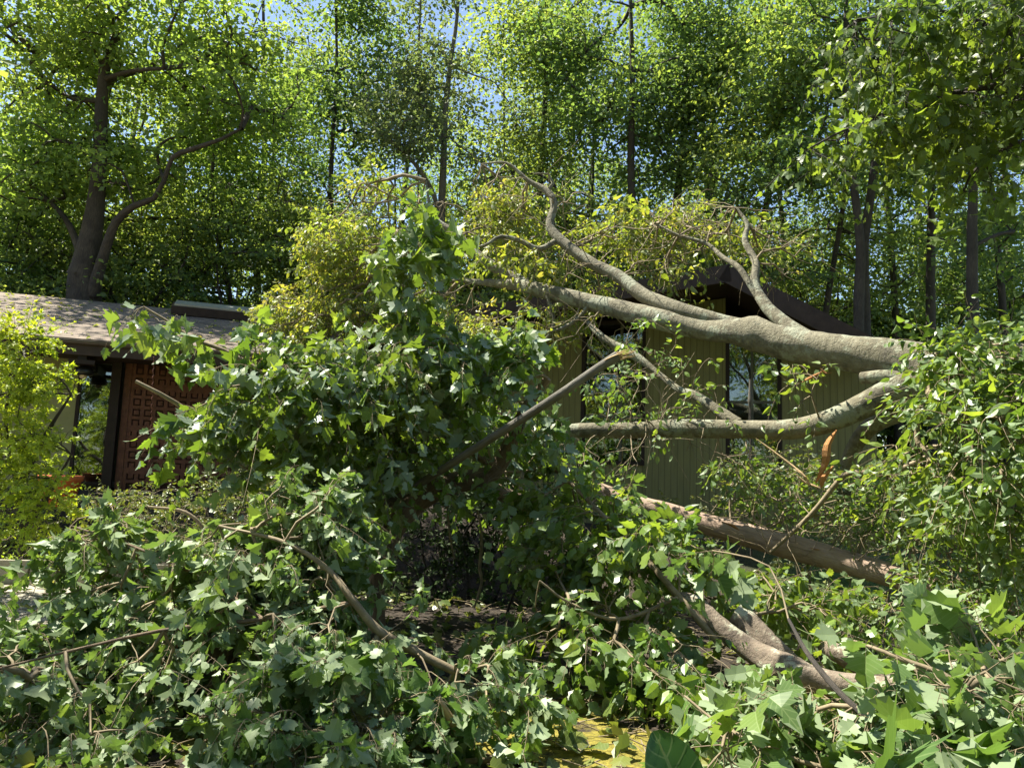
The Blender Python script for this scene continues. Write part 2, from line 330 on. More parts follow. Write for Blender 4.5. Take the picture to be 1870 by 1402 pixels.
LV = {'maple': [tmpl(MAPLE, f, d) for f, d in ((.2, .2), (.45, .45), (-.25, .3), (.05, .9), (.6, .15), (1.1, .4), (1.8, .7))]+[tmpl(TULIP, f, d) for f, d in ((.3, .3), (-.2, .4))],
      'tulip': [tmpl(TULIP, f, d) for f, d in ((.2, .2), (.4, .4), (-.25, .3), (.05, .6), (1.0, .5))]+[tmpl(OVATE, .3, .3)],
      'ovate': [tmpl(OVATE, f, d) for f, d in ((.2, .2), (.5, .4), (-.25, .3), (.1, .6), (1.0, .3))],
      'kite': [tmpl([(.35, .45)], f, d, (0, 1.0)) for f, d in ((.25, .1), (-.2, .3), (.5, .2))],
      'star': [tmpl([(.28, .06), (.2, .22), (.52, .5), (.2, .48)], f, d, (0, .4, 1.0)) for f, d in ((.25, .2), (-.2, .4), (.1, .6))]}
def put_leaves(g, kind, pos, ydir, nrm, size, rnd=None):
    n = len(pos); Y = unit(ydir); Z = unit(nrm-Y*np.sum(nrm*Y, -1, keepdims=True)); X = np.cross(Y, Z)
    if rnd is None: rnd = rng.random(n)
    T = LV[kind]; ch = rng.integers(0, len(T), n)
    for q, (V, F) in enumerate(T):
        s = ch == q; k = s.sum()
        if not k: continue
        sx = rng.uniform(.8, 1.15, (k, 1, 1))
        v = pos[s][:, None]+size[s][:, None, None]*(V[None, :, :1]*sx*X[s][:, None]+V[None, :, 1:2]*Y[s][:, None]+V[None, :, 2:]*Z[s][:, None]*rng.uniform(.3, 1.5, (k, 1, 1)))
        f = (np.arange(k)*len(V))[:, None, None]+F[None]
        g.add(v, f.reshape(-1, 3), np.repeat(rnd[s], len(F)), np.tile(V[F][..., :2], (k, 1, 1)) if kind in ('maple', 'tulip', 'ovate') else None, False)
DOWN = np.array([0, 0, -1.0])
def sprigs(gl, gt, gp, base, dirs, L=.5, k=10, kind='maple', size=.13, droop=.35, flip=.25, hang=.6, pet=.5, rad=.004):
    """leafy twigs; base, dirs (n,3)"""
    n = len(base); Ls = L*rng.uniform(.6, 1.3, (n, 1, 1)); dirs = unit(dirs)
    t = np.linspace(0, 1, 5)[None, :, None]
    bend = rng.normal(0, .18, (n, 1, 3))
    def curve(t): return base[:, None]+dirs[:, None]*Ls*t+(DOWN*droop*rng_d+bend)*Ls*t*t
    rng_d = rng.uniform(.3, 1.5, (n, 1, 1))
    thin(gt, curve(t), np.linspace(rad, rad*.35, 5)[None]*np.ones((n, 1)))
    tt = np.clip(np.linspace(.18, 1.0, k)[None, :]+rng.uniform(-.05, .05, (n, k)), .05, 1)[..., None]
    pos = curve(tt); tang = unit(dirs[:, None]+DOWN*droop*2*tt*rng_d+2*bend*tt)
    side = unit(np.cross(tang, np.array([0, 0, 1.0])+rng.normal(0, .3, (n, k, 3))))
    sg = np.where(np.arange(k) % 2 == 0, 1, -1)[None, :, None]*(1-(tt > .97)*.8)
    ld = unit(tang*.55+side*sg*.9+DOWN*hang*rng.uniform(.2, 1.6, (n, k, 1))+rng.normal(0, .25, (n, k, 3)))
    sz = size*rng.uniform(.5, 1.3, (n, k))*(1-.25*tt[..., 0])*rng.uniform(.65, 1.3, (n, 1))
    pb = pos+ld*(pet*sz[..., None])
    if gp is not None:
        a = pos.reshape(-1, 3); b = pb.reshape(-1, 3); mid = (a+b)/2+np.array([0, 0, .15])*pet*sz.reshape(-1, 1)
        thin(gp, np.stack([a, mid, b], 1), np.full((len(a), 3), .0013))
    nr = unit(np.array([0, 0, .8])+tang*.2+rng.normal(0, .6, (n, k, 3))+ld*.2)
    nr = np.where(rng.random((n, 1, 1)) < flip, -nr, nr)
    nr = np.where(rng.random((n, k, 1)) < .12, -nr, nr)
    r = np.clip(rng.random((n, k))*.6+rng.random((n, 1))*.4, 0, 1)
    put_leaves(gl, kind, pb.reshape(-1, 3), ld.reshape(-1, 3), nr.reshape(-1, 3), sz.ravel(), r.ravel())
def clumps(gl, cen, n, sig, kind='kite', size=.11, flat=.24, up=.9):
    m = len(cen); sc = rng.uniform(.6, 1.35, (m, 1, 1))
    off = rng.normal(size=(m, n, 3))*sc*sig*np.array([1, 1, flat]); off[..., 2] -= .25*np.linalg.norm(off[..., :2], axis=-1)
    pos = (cen[:, None]+off).reshape(-1, 3)
    yd = unit(rng.normal(size=(m*n, 3))*np.array([1, 1, .5])+DOWN*.35+off.reshape(-1, 3)*.6)
    nr = unit(np.array([0, 0, up])+rng.normal(0, .55, (m*n, 3)))
    r = np.clip(rng.random(m*n)*.65+np.repeat(rng.random(m), n)*.35, 0, 1)
    put_leaves(gl, kind, pos, yd, nr, size*rng.uniform(.6, 1.3, m*n), r)
# ------------------------------------------------------------------ branching (greedy balanced spanning tree)
def grow(roots, targets, bf=.35, rleaf=.004, rexp=.46, rmax=.2):
    """roots (k,3) points on existing wood; returns list of (pts, radii) chains and end directions for the targets"""
    nr = len(roots); nodes = np.vstack([roots, targets]); N_ = len(nodes); par = np.full(N_, -1)
    path = np.zeros(N_); best = np.full(len(targets), 1e9); bp = np.zeros(len(targets), int)
    D = np.linalg.norm(targets[:, None]-roots[None], axis=-1)
    bp = D.argmin(1); best = D.min(1); done = np.zeros(len(targets), bool); order = []
    for _ in range(len(targets)):
        i = np.where(done, 1e9, best).argmin(); done[i] = True; ni = nr+i; par[ni] = bp[i]
        path[ni] = path[bp[i]]+np.linalg.norm(nodes[ni]-nodes[bp[i]]); order.append(ni)
        c = np.linalg.norm(targets-targets[i], axis=1)+bf*path[ni]; b = c < best; best[b] = c[b]; bp[b] = ni
    cnt = np.ones(N_)
    for ni in reversed(order):
        cnt[par[ni]] += cnt[ni]
    kids = {}
    for ni in order: kids.setdefault(par[ni], []).append(ni)
    main = {q: max(ks, key=lambda z: cnt[z]) for q, ks in kids.items()}
    rad = np.minimum(rleaf*cnt**rexp, rmax); chains = []
    for ni in order:
        q = par[ni]
        if q < nr or main[q] != ni:
            ch = [q, ni]
            while ch[-1] in main: ch.append(main[ch[-1]])
            rr = rad[ch].copy(); rr[0] = rr[1]*1.15
            chains.append((nodes[ch], rr))
    dirs = unit(nodes[nr:]-nodes[par[nr:]])
    return chains, dirs
def wood(g, chains, wob=.0, minr=.0, sides=None):
    for p, r in chains:
        p = p.copy()
        if len(p) > 1:
            q = [p[0]]; rr = [r[0]]
            for i in range(len(p)-1):
                L = np.linalg.norm(p[i+1]-p[i]); q.append((p[i]+p[i+1])/2+rng.normal(0, .07*L, 3)+np.array([0, 0, .04*L])); q.append(p[i+1]); rr += [(r[i]+r[i+1])/2, r[i+1]]
            s = sides or (7 if r[0] > .04 else 5 if r[0] > .012 else 4)
            tube(g, q, rr, s, max(.12, L*.4), 0, False)
def ell(n, c, r, shell=0.0):
    u = unit(rng.normal(size=(n, 3))); q = rng.random(n)**(1/3)
    if shell: q = 1-(1-q)*(1-shell)
    return np.asarray(c)+u*q[:, None]*np.asarray(r)
def pell(px, py, rx, ry, d, dd, n):
    c = P(px, py, d); u = unit(rng.normal(size=(n, 3)))*(rng.random(n)**(1/3))[:, None]
    return c+u[:, :1]*rx*d/FPX*RGT+u[:, 1:2]*ry*d/FPX*UPV+u[:, 2:]*dd*FWD
def pline(pts):     # [(px,py,d,widthpx)] -> world pts, radii
    return np.array([P(a, b, c) for a, b, c, w_ in pts]), np.array([w_*c/FPX/2 for a, b, c, w_ in pts])
def samp(p, r, step=.25): return spline(p, r, step)[0]
# places where the photograph looks past the boughs: (px,py,rx,ry,max depth)
AV = [(860, 1035, 100, 140, 8.2), (700, 1030, 85, 115, 6.3), (750, 945, 90, 65, 6.4), (820, 890, 75, 34, 6.6), (262, 760, 80, 140, 9.3), (170, 770, 50, 140, 9),
      (45, 1098, 95, 38, 8), (1250, 870, 60, 70, 9.2), (1240, 640, 60, 80, 7.6), (1120, 1350, 180, 85, 4.9), (860, 1375, 130, 50, 4.6), (960, 1230, 60, 30, 5.2), (1500, 840, 30, 60, 6.8), (300, 640, 60, 30, 5.9)]
def avl(p0, p1, r, d):
    n = int(max(abs(p1[0]-p0[0]), abs(p1[1]-p0[1]))/r)+1
    for t in np.linspace(0, 1, n): AV.append((p0[0]+(p1[0]-p0[0])*t, p0[1]+(p1[1]-p0[1])*t, r, r, d))
avl((880, 815), (1140, 645), 26, 5.55); avl((1060, 786), (1480, 775), 24, 7.2); avl((1480, 775), (1640, 715), 28, 6.8); avl((1080, 550), (1400, 610), 36, 8); avl((1400, 610), (1630, 655), 55, 6.6)
avl((1190, 930), (1640, 1055), 44, 7.2); avl((1260, 1100), (1600, 1235), 66, 5.4); AV += [(1350, 500, 120, 40, 10.5), (340, 1360, 70, 60, 4.5), (1430, 545, 110, 50, 10.5), (1230, 540, 60, 30, 10.5), (330, 670, 90, 26, 7), (290, 750, 60, 100, 7)]
avl((1010, 420), (1250, 570), 22, 9)
def clear(T, k=1.0):
    v = T-CAM; d = v@FWD; px = 935+v@RGT/d*FPX; py = 701-v@UPV/d*FPX; ok = np.ones(len(T), bool)
    for a, b, rx, ry, dm in AV: ok &= ~((((px-a)/(rx*k))**2+((py-b)/(ry*k))**2 < 1) & (d < dm))
    return T[ok]
def clumpy(T, s=1.5, th=-.15):
    x, y, z = T.T*s; f = np.sin(x+1.3*np.sin(y*.7))+np.sin(y*1.1+1.7*np.sin(z*.8))+np.sin(z*1.6+1.1*np.sin(x*.9))
    return T[f/1.7 > th+rng.normal(0, .15, len(T))]
# ------------------------------------------------------------------ ground
def sstep(a, b, x): t = np.clip((x-a)/(b-a), 0, 1); return t*t*(3-2*t)
def hgt(x, y):
    x = np.asarray(x, float); y = np.asarray(y, float)
    top = 1.2-.3*sstep(-2, 1, x)-.6*sstep(4.6, 6.5, x)
    z = .12+(top-.12)*sstep(9.7, 11.8, y)
    z = z+.03*np.sin(x*1.9+y*.7)*np.sin(y*1.3-x*.4)*sstep(-3.5, -2, x)
    return z
xs = np.concatenate([np.linspace(-200, -14, 18), np.linspace(-13, 13, 105), np.linspace(14, 200, 18)])
ys = np.concatenate([np.linspace(-100, -2, 12), np.linspace(-1.5, 20, 87), np.linspace(21, 300, 24)])
X_, Y_ = np.meshgrid(xs, ys, indexing='ij'); Z_ = hgt(X_, Y_)
g = G(); ii = np.arange(len(xs)-1)[:, None]*len(ys); jj = np.arange(len(ys)-1)[None]
g.add(np.stack([X_, Y_, Z_], -1), np.stack([ii+jj, ii+len(ys)+jj, ii+len(ys)+jj+1, ii+jj+1], -1).reshape(-1, 4))
def ground_mat():
    m, n, o = newmat('mossy_ground'); L = n.links.new
    tc = N(n, 'ShaderNodeTexCoord'); n1 = N(n, 'ShaderNodeTexNoise', Scale=1.3, Detail=7.0, Roughness=.7); L(tc.outputs['Object'], n1.inputs[0])
    n2 = N(n, 'ShaderNodeTexNoise', Scale=26.0, Detail=6.0, Roughness=.7); L(tc.outputs['Object'], n2.inputs[0])
    soil = ramp(n, n2.outputs[0], [(.3, (.010, .007, .005)), (.55, (.032, .022, .013)), (.75, (.08, .055, .032))])
    moss = ramp(n, n2.outputs[0], [(.3, (.07, .06, .008)), (.5, (.20, .17, .02)), (.75, (.36, .30, .04))])
    f = ramp(n, n1.outputs[0], [(.44, (0, 0, 0)), (.50, (1, 1, 1))])
    sx = N(n, 'ShaderNodeSeparateXYZ'); L(tc.outputs['Object'], sx.inputs[0])
    mq = N(n, 'ShaderNodeMapRange', **{'From Min': 6.2, 'From Max': 5.0}); L(sx.outputs[1], mq.inputs[0]); f = mixc(n, 1.0, f, mq.outputs[0], 'MULTIPLY')
    c = mixc(n, f, soil, moss)
    mr = N(n, 'ShaderNodeMapRange', **{'From Min': 8.5, 'From Max': 10.5}); L(sx.outputs[1], mr.inputs[0])
    m9 = N(n, 'ShaderNodeMapRange', **{'From Min': 3.0, 'From Max': 4.5}); L(sx.outputs[0], m9.inputs[0]); m8 = N(n, 'ShaderNodeMath', _operation='MULTIPLY'); L(mr.outputs[0], m8.inputs[0]); L(m9.outputs[0], m8.inputs[1])
    grass = ramp(n, n2.outputs[0], [(.3, (.03, .06, .012)), (.7, (.09, .16, .03))])
    c = mixc(n, m8.outputs[0], c, grass)
    pb = N(n, 'ShaderNodeBsdfPrincipled', Roughness=.95); L(c, pb.inputs['Base Color'])
    bp = N(n, 'ShaderNodeBump', Strength=1.0, Distance=.03); L(n2.outputs[0], bp.inputs['Height']); L(bp.outputs[0], pb.inputs['Normal']); L(pb.outputs[0], o.inputs[0])
    return m
build('ground', g, ground_mat())['kind'] = 'structure'
# pavement on the left
g = G(); xs = np.linspace(-9, -2.6, 14); ys = np.linspace(5.6, 9.35, 10); X_, Y_ = np.meshgrid(xs, ys, indexing='ij')
ii = np.arange(13)[:, None]*10; jj = np.arange(9)[None]
g.add(np.stack([X_, Y_, hgt(X_, Y_)+.03], -1), np.stack([ii+jj, ii+10+jj, ii+11+jj, ii+jj+1], -1).reshape(-1, 4))
build('pavement', g, M['pave'])['kind'] = 'structure'
# low stone wall
def box(g, c, s, ax=None, jit=0.0, bev=0.0, uvs=True):
    """box centred c with half sizes s; ax optional 3x3 rows"""
    ax = np.eye(3) if ax is None else np.asarray(ax)
    C = np.array([[a, b, d] for d in (-1, 1) for a, b in ((-1, -1), (1, -1), (1, 1), (-1, 1))], float)
    s = np.asarray(s, float)
    v = C*s
    if jit: v = v+rng.normal(0, jit, v.shape)
    w_ = np.asarray(c)+v@ax
    F = np.array([[3, 2, 1, 0], [4, 5, 6, 7], [0, 1, 5, 4], [1, 2, 6, 5], [2, 3, 7, 6], [3, 0, 4, 7]])
    uv = np.zeros((6, 4, 2))
    for q, f in enumerate(F):
        dims = (0, 1) if q < 2 else (0, 2) if q in (2, 4) else (1, 2)
        uv[q] = v[f][:, dims]
    g.add(w_, F, None, uv, False)
gr = thing('stone_wall', 'low wall of rough stone blocks along the pale pavement edge', 'wall', (-5.6, 9.5, .12))
x = -9.0
while x < -3.0:
    wd = random.uniform(.35, .6); g = G(); box(g, (x+wd/2, 9.52, .12+.14), (wd/2-.012, .13, .16), None, .012)
    build('stone_block', g, M['stone'], gr); x += wd
# ------------------------------------------------------------------ house
ZE = 3.72                                  # left wing eave height
A = P(-60, 600, 10.9); A[2] = 0
ZE = P(0, 606, 11.0)[2]
EA = Pz(0, 606, ZE); EB = Pz(556, 652, ZE); ex = unit(EB-EA); ey = np.array([-ex[1], ex[0], 0.0]); ez = np.array([0, 0, 1.0])
AX = np.array([ex, ey, ez])
def HL(a, b, z): return np.array([EA[0], EA[1], 0])+ex*a+ey*b+ez*z   # along eave, back, height
def Hpix(px, py, b):     # point on plane b metres behind the eave
    v = FWD+(px-935)/FPX*RGT+(701-py)/FPX*UPV
    o = HL(0, b, 0); t = np.dot(o-CAM, ey)/np.dot(v, ey); q = CAM+v*t
    return np.dot(q-HL(0, 0, 0), ex), q[2]
house = thing('house', 'low olive brown house with shingled roof half buried under the fallen tree', 'house', HL(6, 1, 1.2))
W = 1.0
aP, zP = Hpix(205, 770, W); zF = 1.3
LEN = float(Hpix(640, 650, 0)[0])
def slab(g, a, b, c, d, th):
    """quad a,b,c,d (top face) extruded down by th along the normal, UV in metres (u along ab, v along ad)"""
    a, b, c, d = map(np.asarray, (a, b, c, d)); n_ = unit(np.cross(b-a, d-a)); n_ = n_ if n_[2] > 0 else -n_
    T = np.array([a, b, c, d]); B = T-n_*th; u = unit(b-a); v = unit((d-a)-u*np.dot(d-a, u))
    V = np.vstack([T, B]); F = [[0, 1, 2, 3], [7, 6, 5, 4], [0, 4, 5, 1], [1, 5, 6, 2], [2, 6, 7, 3], [3, 7, 4, 0]]
    co = np.stack([(V-a)@u, (V-a)@v], -1); uv = co[np.array(F)]
    g.add(V, F, None, uv, False)
RUN, RISE = 3.9, 1.32
g = G(); slab(g, HL(-3.5, 0, ZE), HL(LEN, 0, ZE), HL(LEN, RUN, ZE+RISE), HL(-3.5, RUN, ZE+RISE), .06)
roof = build('roof', g, M['shingle'], house, 'low shingled roof of the left wing with leaf litter on it')
g = G(); slab(g, HL(-3.5, RUN*2, ZE), HL(LEN, RUN*2, ZE), HL(LEN, RUN+.003, ZE+RISE-.002), HL(-3.5, RUN+.003, ZE+RISE-.002), .06)
build('rear_roof', g, M['shingle'], house)
g = G(); box(g, HL(-3.5+(LEN+3.5)/2, .03, ZE-.15), ((LEN+3.5)/2, .02, .09), AX); build('fascia', g, M['fascia'], house)
g = G()     # gutter: half round along the eave
t_ = np.linspace(math.pi, 2*math.pi, 8); prof = np.array([[-.075+.06*math.cos(q), .0+.06*math.sin(q)] for q in t_]); prof = np.vstack([prof, prof[::-1]*[.88, .88]+[-.009, 0.003]])
V = []; 
for a_ in (-3.5, LEN):
    for q in prof: V.append(HL(a_, q[0]+.065, ZE-.03+q[1]))
k = len(prof); F = [[i, (i+1) % k, k+(i+1) % k, k+i] for i in range(k)]; g.add(V, F, None, None, False); build('gutter', g, M['gutter'], house)
g = G(); slab(g, HL(-3.5, .05, ZE-.2), HL(LEN, .05, ZE-.2), HL(LEN, W, ZE-.16), HL(-3.5, W, ZE-.16), .03); build('soffit', g, M['soffit'], house)
# skylight strip near ridge
sk0 = Hpix(312, 588, RUN-.6)[0]; sk1 = Hpix(460, 598, RUN-.6)[0]
sl = (RISE/RUN)
def RP(a, b, up=0): return HL(a, b, ZE+sl*b+up)
g = G(); slab(g, RP(sk0, RUN-.85, .19), RP(sk1, RUN-.85, .19), RP(sk1, RUN-.25, .19), RP(sk0, RUN-.25, .19), .16); sky_o = build('skylight', g, M['fascia'], roof)
g = G(); slab(g, RP(sk0+.05, RUN-.82, .23), RP(sk1-.05, RUN-.82, .23), RP(sk1-.05, RUN-.28, .23), RP(sk0+.05, RUN-.28, .23), .035); build('ridge_cap', g, M['metal'], roof)
# walls of the left wing
aG0 = Hpix(138, 770, W)[0]; aG1 = Hpix(198, 770, W)[0]; aD1 = Hpix(206, 770, W)[0]
aDe = Hpix(430, 770, W)[0]
zt = ZE-.19
g = G(); box(g, HL((-3.5+aG0)/2, W+.06, (zt+1.0)/2), ((aG0+3.5)/2, .06, (zt-1.0)/2), AX); build('wall', g, M['panel'], house, 'pale green plain wall behind the small tree')
def lwin(a0, a1, z0, z1, nm='window', fr=.045, fm='post', b=W, mull=()):
    g = G()
    for c, s in ((((a0+a1)/2, z0), ((a1-a0)/2, fr/2)), (((a0+a1)/2, z1), ((a1-a0)/2, fr/2))):
        box(g, HL(c[0], b+.03, c[1]), (s[0]+fr/2-.001, .04, s[1]), AX)
    for a_ in (a0, a1): box(g, HL(a_, b+.03, (z0+z1)/2), (fr/2, .043, (z1-z0)/2), AX)
    for a_, in [(q,) for q in mull]: box(g, HL(a_, b+.03, (z0+z1)/2), (fr/2, .037, (z1-z0)/2-fr/2), AX)
    wn = build(nm, g, M[fm], house); g = G(); box(g, HL((a0+a1)/2, b+.05, (z0+z1)/2), ((a1-a0)/2-fr/2, .004, (z1-z0)/2-fr/2), AX); build('pane', g, M['glass'], wn)
    return wn
lwin(aG0, aG1, zF, zt-.02)
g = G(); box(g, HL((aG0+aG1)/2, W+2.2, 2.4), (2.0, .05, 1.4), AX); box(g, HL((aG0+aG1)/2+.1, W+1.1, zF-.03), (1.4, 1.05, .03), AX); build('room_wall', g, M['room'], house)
g = G(); box(g, HL((aG1+aD1)/2+.03, W-.03, (zt+1)/2), (.07, .09, (zt-1)/2), AX); build('post', g, M['post'], house, 'tall dark brown post beside the carved door')
# carved door/panel wall
g = G(); a0 = aD1+.12; a1 = aDe; box(g, HL((a0+a1)/2, W+.07, (zt+1)/2), ((a1-a0)/2, .03, (zt-1)/2), AX)
door = build('carved_door', g, M['recess'], house, 'reddish brown wooden door panel carved with rows of squares')
cell = .17; g = G(); nx = int((a1-a0-.24)/cell); z = 1.35
for k in range(nx+1):
    box(g, HL(a0+.12+k*cell, W+.015, (zt+1)/2), (.028, .012, (zt-1)/2-.002), AX)
while z < zt-.05:
    box(g, HL((a0+a1)/2, W+.017, z), ((a1-a0)/2-.002, .012, .026 if random.random() > .25 else .05), AX)
    for k in range(nx):
        box(g, HL(a0+.12+(k+.5)*cell, W+.018, z+cell*.5), (.035, .012, .035), AX)
    z += cell
box(g, HL(a0+.04, W+.008, (zt+1)/2), (.05, .02, (zt-1)/2-.004), AX)
build('lattice', g, M['door'], door)
g = G(); box(g, HL((aDe+LEN)/2, W+.06, (zt+1)/2), ((LEN-aDe)/2, .06, (zt-1)/2), AX); build('wall', g, M['siding'], house, 'olive grooved wall between the wings')
# outrigger bracket with lamp under the eave
aL = Hpix(158, 640, .35)[0]
g = G(); box(g, HL(aL, .5, ZE-.3), (.06, .45, .07), AX); box(g, HL(aL, .12, ZE-.34), (.17, .1, .03), AX, .004); build('bracket', g, M['post'], house)
lt = thing('eave_lamp', 'small dark round lamp under the left eave above the tall window', 'lamp', HL(aL, .3, ZE-.42))
g = G(); ph = np.linspace(0, 2*math.pi, 12, endpoint=False)
pr = [(.03, .05), (.11, .03), (.14, -.04), (.12, -.09), (.0, -.09)]
V = [HL(aL, .3, ZE-.42)+np.array([r*math.cos(q), r*math.sin(q), z]) for r, z in pr for q in ph]
F = [[i*12+j, i*12+(j+1) % 12, (i+1)*12+(j+1) % 12, (i+1)*12+j] for i in range(4) for j in range(12)]; g.add(V, F); build('shade', g, M['black'], lt)
g = G(); V = [HL(aL, .3, ZE-.5)+np.array([r*math.cos(q), r*math.sin(q), z]) for r, z in ((.05, 0), (.05, -.05), (0.001, -.07)) for q in ph]
F = [[i*12+j, i*12+(j+1) % 12, (i+1)*12+(j+1) % 12, (i+1)*12+j] for i in range(2) for j in range(12)]; g.add(V, F); build('bulb', g, M['ceramic'], lt)
# second small roof behind, far left
g = G(); b0 = Pz(-90, 520, ZE+RISE+.6); e0 = Pz(16, 550, ZE+RISE+.02)
q1 = P(22, 560, 15.6); q0 = P(-110, 455, 15.6); q1b = q1+ey*3; q0b = q0+ey*3
slab(g, q0, q1, q1b, q0b, .22); build('upper_roof', g, M['fascia'], house, 'sloping brown upper roof edge at the far left')
# ---- right wing: asymmetric gable
AP = P(1330, 488, 11.0); RE = P(1612, 628, 10.6); LE = P(590, 612, 13.2)
back = unit(np.array([RE[0]-LE[0], RE[1]-LE[1], 0])); bk = np.array([-back[1], back[0], 0.0])
if bk[1] < 0: bk = -bk
# make the apex lie in the front plane
o0 = np.array([LE[0], LE[1], 0])
def Fpix(px, py, b=0.0):      # intersect pixel ray with the plane b metres behind the rake plane
    v = FWD+(px-935)/FPX*RGT+(701-py)/FPX*UPV; t = np.dot(o0+bk*b-CAM, bk)/np.dot(v, bk); return CAM+v*t
AP = Fpix(1330, 488); RE = Fpix(1612, 630); LE = Fpix(590, 612)
BX = np.array([back, bk, ez]); DEEP = 7.0
g = G(); slab(g, LE, AP, AP+bk*DEEP, LE+bk*DEEP, .10); build('gable_roof', g, M['shingle'], house, 'left slope of the dark gable roof under the branches')
g = G(); slab(g, AP+back*.002, RE, RE+bk*DEEP, AP+bk*DEEP+back*.002, .10); build('gable_roof', g, M['shingle'], house, 'right slope of the dark gable roof')
for s0, s1 in ((LE, AP), (AP, RE)):
    g = G(); u = unit(s1-s0); nn = np.cross(u, bk); nn = nn if nn[2] > 0 else -nn
    box(g, (s0+s1)/2-bk*.025-nn*.10, (np.linalg.norm(s1-s0)/2+.02, .02, .13), np.array([u, bk, nn])); build('rake_board', g, M['fascia'], house)
    g = G(); slab(g, s0-nn*.13, s1-nn*.13, s1-nn*.13+bk*DEEP, s0-nn*.13+bk*DEEP, .02); build('gable_soffit', g, M['soffit'], house)
    for q in np.arange(.12, 1, .22 if s0 is LE else .4):
        pass
GO = 1.15
def roofz(a):     # underside height at along-plane coordinate of wall point
    L0, A0, R0 = np.dot(LE, back), np.dot(AP, back), np.dot(RE, back)
    return np.interp(a, [L0, A0, R0], [LE[2], AP[2], RE[2]])-.18
def wpt(px, py):
    q = Fpix(px, py, GO); return float(np.dot(q-o0, back)), float(q[2])
def wq(a, z, b=GO): return o0+back*a+bk*b+ez*z
aoff = np.dot(o0, back)
def panel(px0, px1, mat, name='wall', label=None, zb=.6, bb=GO, py=770):
    a0 = wpt(px0, py)[0]; a1 = wpt(px1, py)[0]; g = G()
    na = max(2, int((a1-a0)/.25)); aa = np.linspace(a0, a1, na)
    V = []; 
    for a in aa:
        V += [wq(a, zb, bb), wq(a, roofz(a+aoff), bb), wq(a, roofz(a+aoff), bb+.1), wq(a, zb, bb+.1)]
    F = []; UV = []
    for i in range(na-1):
        for q in range(4):
            r = (q+1) % 4; F.append([4*i+q, 4*(i+1)+q, 4*(i+1)+r, 4*i+r]); zz = [zb, roofz(aa[i]+aoff), roofz(aa[i]+aoff), zb]
            UV.append([[aa[i], zz[q]], [aa[i+1], zz[q]], [aa[i+1], zz[r]], [aa[i], zz[r]]])
    F.append([0, 1, 2, 3]); UV.append([[0, 0]]*4); F.append([4*na-1, 4*na-2, 4*na-3, 4*na-4]); UV.append([[0, 0]]*4)
    g.add(V, F, None, np.array(UV, float), False); return build(name, g, mat, house, label), a0, a1
panel(690, 1060, M['siding'], 'wall', 'olive grooved wall behind the green branches')
panel(1178, 1325, M['siding'], 'wall', 'tall olive wall panel between the two dark windows')
panel(1428, 1600, M['siding'], 'wall', 'olive wall panel at the right corner of the house')
def rwin(px0, px1, py_sill, sash=None):
    a0 = wpt(px0, 770)[0]; a1 = wpt(px1, 770)[0]; zs = wpt((px0+px1)/2, py_sill)[1]
    g = G(); na = 3; aa = np.linspace(a0, a1, na); V = []
    box(g, wq((a0+a1)/2, (zs+.6)/2, GO+.06), ((a1-a0)/2, .03, (zs-.6)/2), BX); build('wall', g, M['siding'], house, 'olive wall below a dark window')
    z1 = min(roofz(a0+aoff), roofz(a1+aoff))-.02
    g = G(); fr = .03
    for a in (a0+fr, a1-fr): box(g, wq(a, (zs+z1)/2, GO+.05), (fr, .05, (z1-zs)/2), BX)
    box(g, wq((a0+a1)/2, zs+fr, GO+.05), ((a1-a0)/2-2*fr, .052, fr), BX); box(g, wq((a0+a1)/2, z1-fr, GO+.05), ((a1-a0)/2-2*fr, .052, fr), BX)
    wn = build('window', g, M['post'], house)
    if sash:
        am = a0+(a1-a0)*sash[0]; zm = zs+(z1-zs)*sash[1]
        g = G(); box(g, wq(am, (zs+z1)/2, GO+.05), (.02, .03, (z1-zs)/2-2*fr), BX)
        box(g, wq((a0+a1)/2, zm, GO+.052), ((a1-a0)/2-2*fr, .028, .02), BX); build('glazing_bar', g, M['whitef'], wn)
    g = G(); box(g, wq((a0+a1)/2, (zs+z1)/2, GO+.065), ((a1-a0)/2-2*fr, .004, (z1-zs)/2-2*fr), BX); build('pane', g, M['glass'], wn)
rwin(1060, 1178, 848, (.62, .33)); rwin(1325, 1428, 850, (.48, .45))
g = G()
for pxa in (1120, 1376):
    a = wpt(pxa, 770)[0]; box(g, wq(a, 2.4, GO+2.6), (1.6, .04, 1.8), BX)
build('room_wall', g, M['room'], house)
g = G(); a1 = wpt(1600, 770)[0]; box(g, wq(a1-.06, 2.1, GO+3.2), (.05, 3.1, 1.5), BX); build('side_wall', g, M['siding'], house)
# ------------------------------------------------------------------ leaf litter on the roof and ground (stuff)
g = G(); n = 420; a_ = rng.uniform(-2, LEN, n); b_ = rng.uniform(0.02, RUN, n)
pos = np.array([RP(p, q, .025) for p, q in zip(a_, b_)]); yd = rng.normal(size=(n, 3))*[1, 1, .15]
put_leaves(g, 'ovate', pos, yd, np.array([0, 0, 1.0])+rng.normal(0, .35, (n, 3)), rng.uniform(.05, .11, n), rng.uniform(.4, 1, n))
o = build('roof_leaf_litter', g, M['wilt']); o['kind'] = 'stuff'; o['label'] = 'fallen yellowish leaves scattered over the shingle roof'; o['category'] = 'leaf litter'
g = G(); n = 5200; x = rng.uniform(-9, 7, n); y = 2.2+rng.random(n)**1.2*8.5
pos = np.stack([x, y, hgt(x, y)+rng.uniform(.02, .10, n)], -1); 
put_leaves(g, 'tulip', pos, rng.normal(size=(n, 3))*[1, 1, .2], np.array([0, 0, 1.0])+rng.normal(0, .4, (n, 3)), rng.uniform(.05, .13, n))
o = build('ground_leaf_litter', g, M['shrub']); o['kind'] = 'stuff'; o['label'] = 'loose leaves lying over the mossy ground'; o['category'] = 'leaf litter'
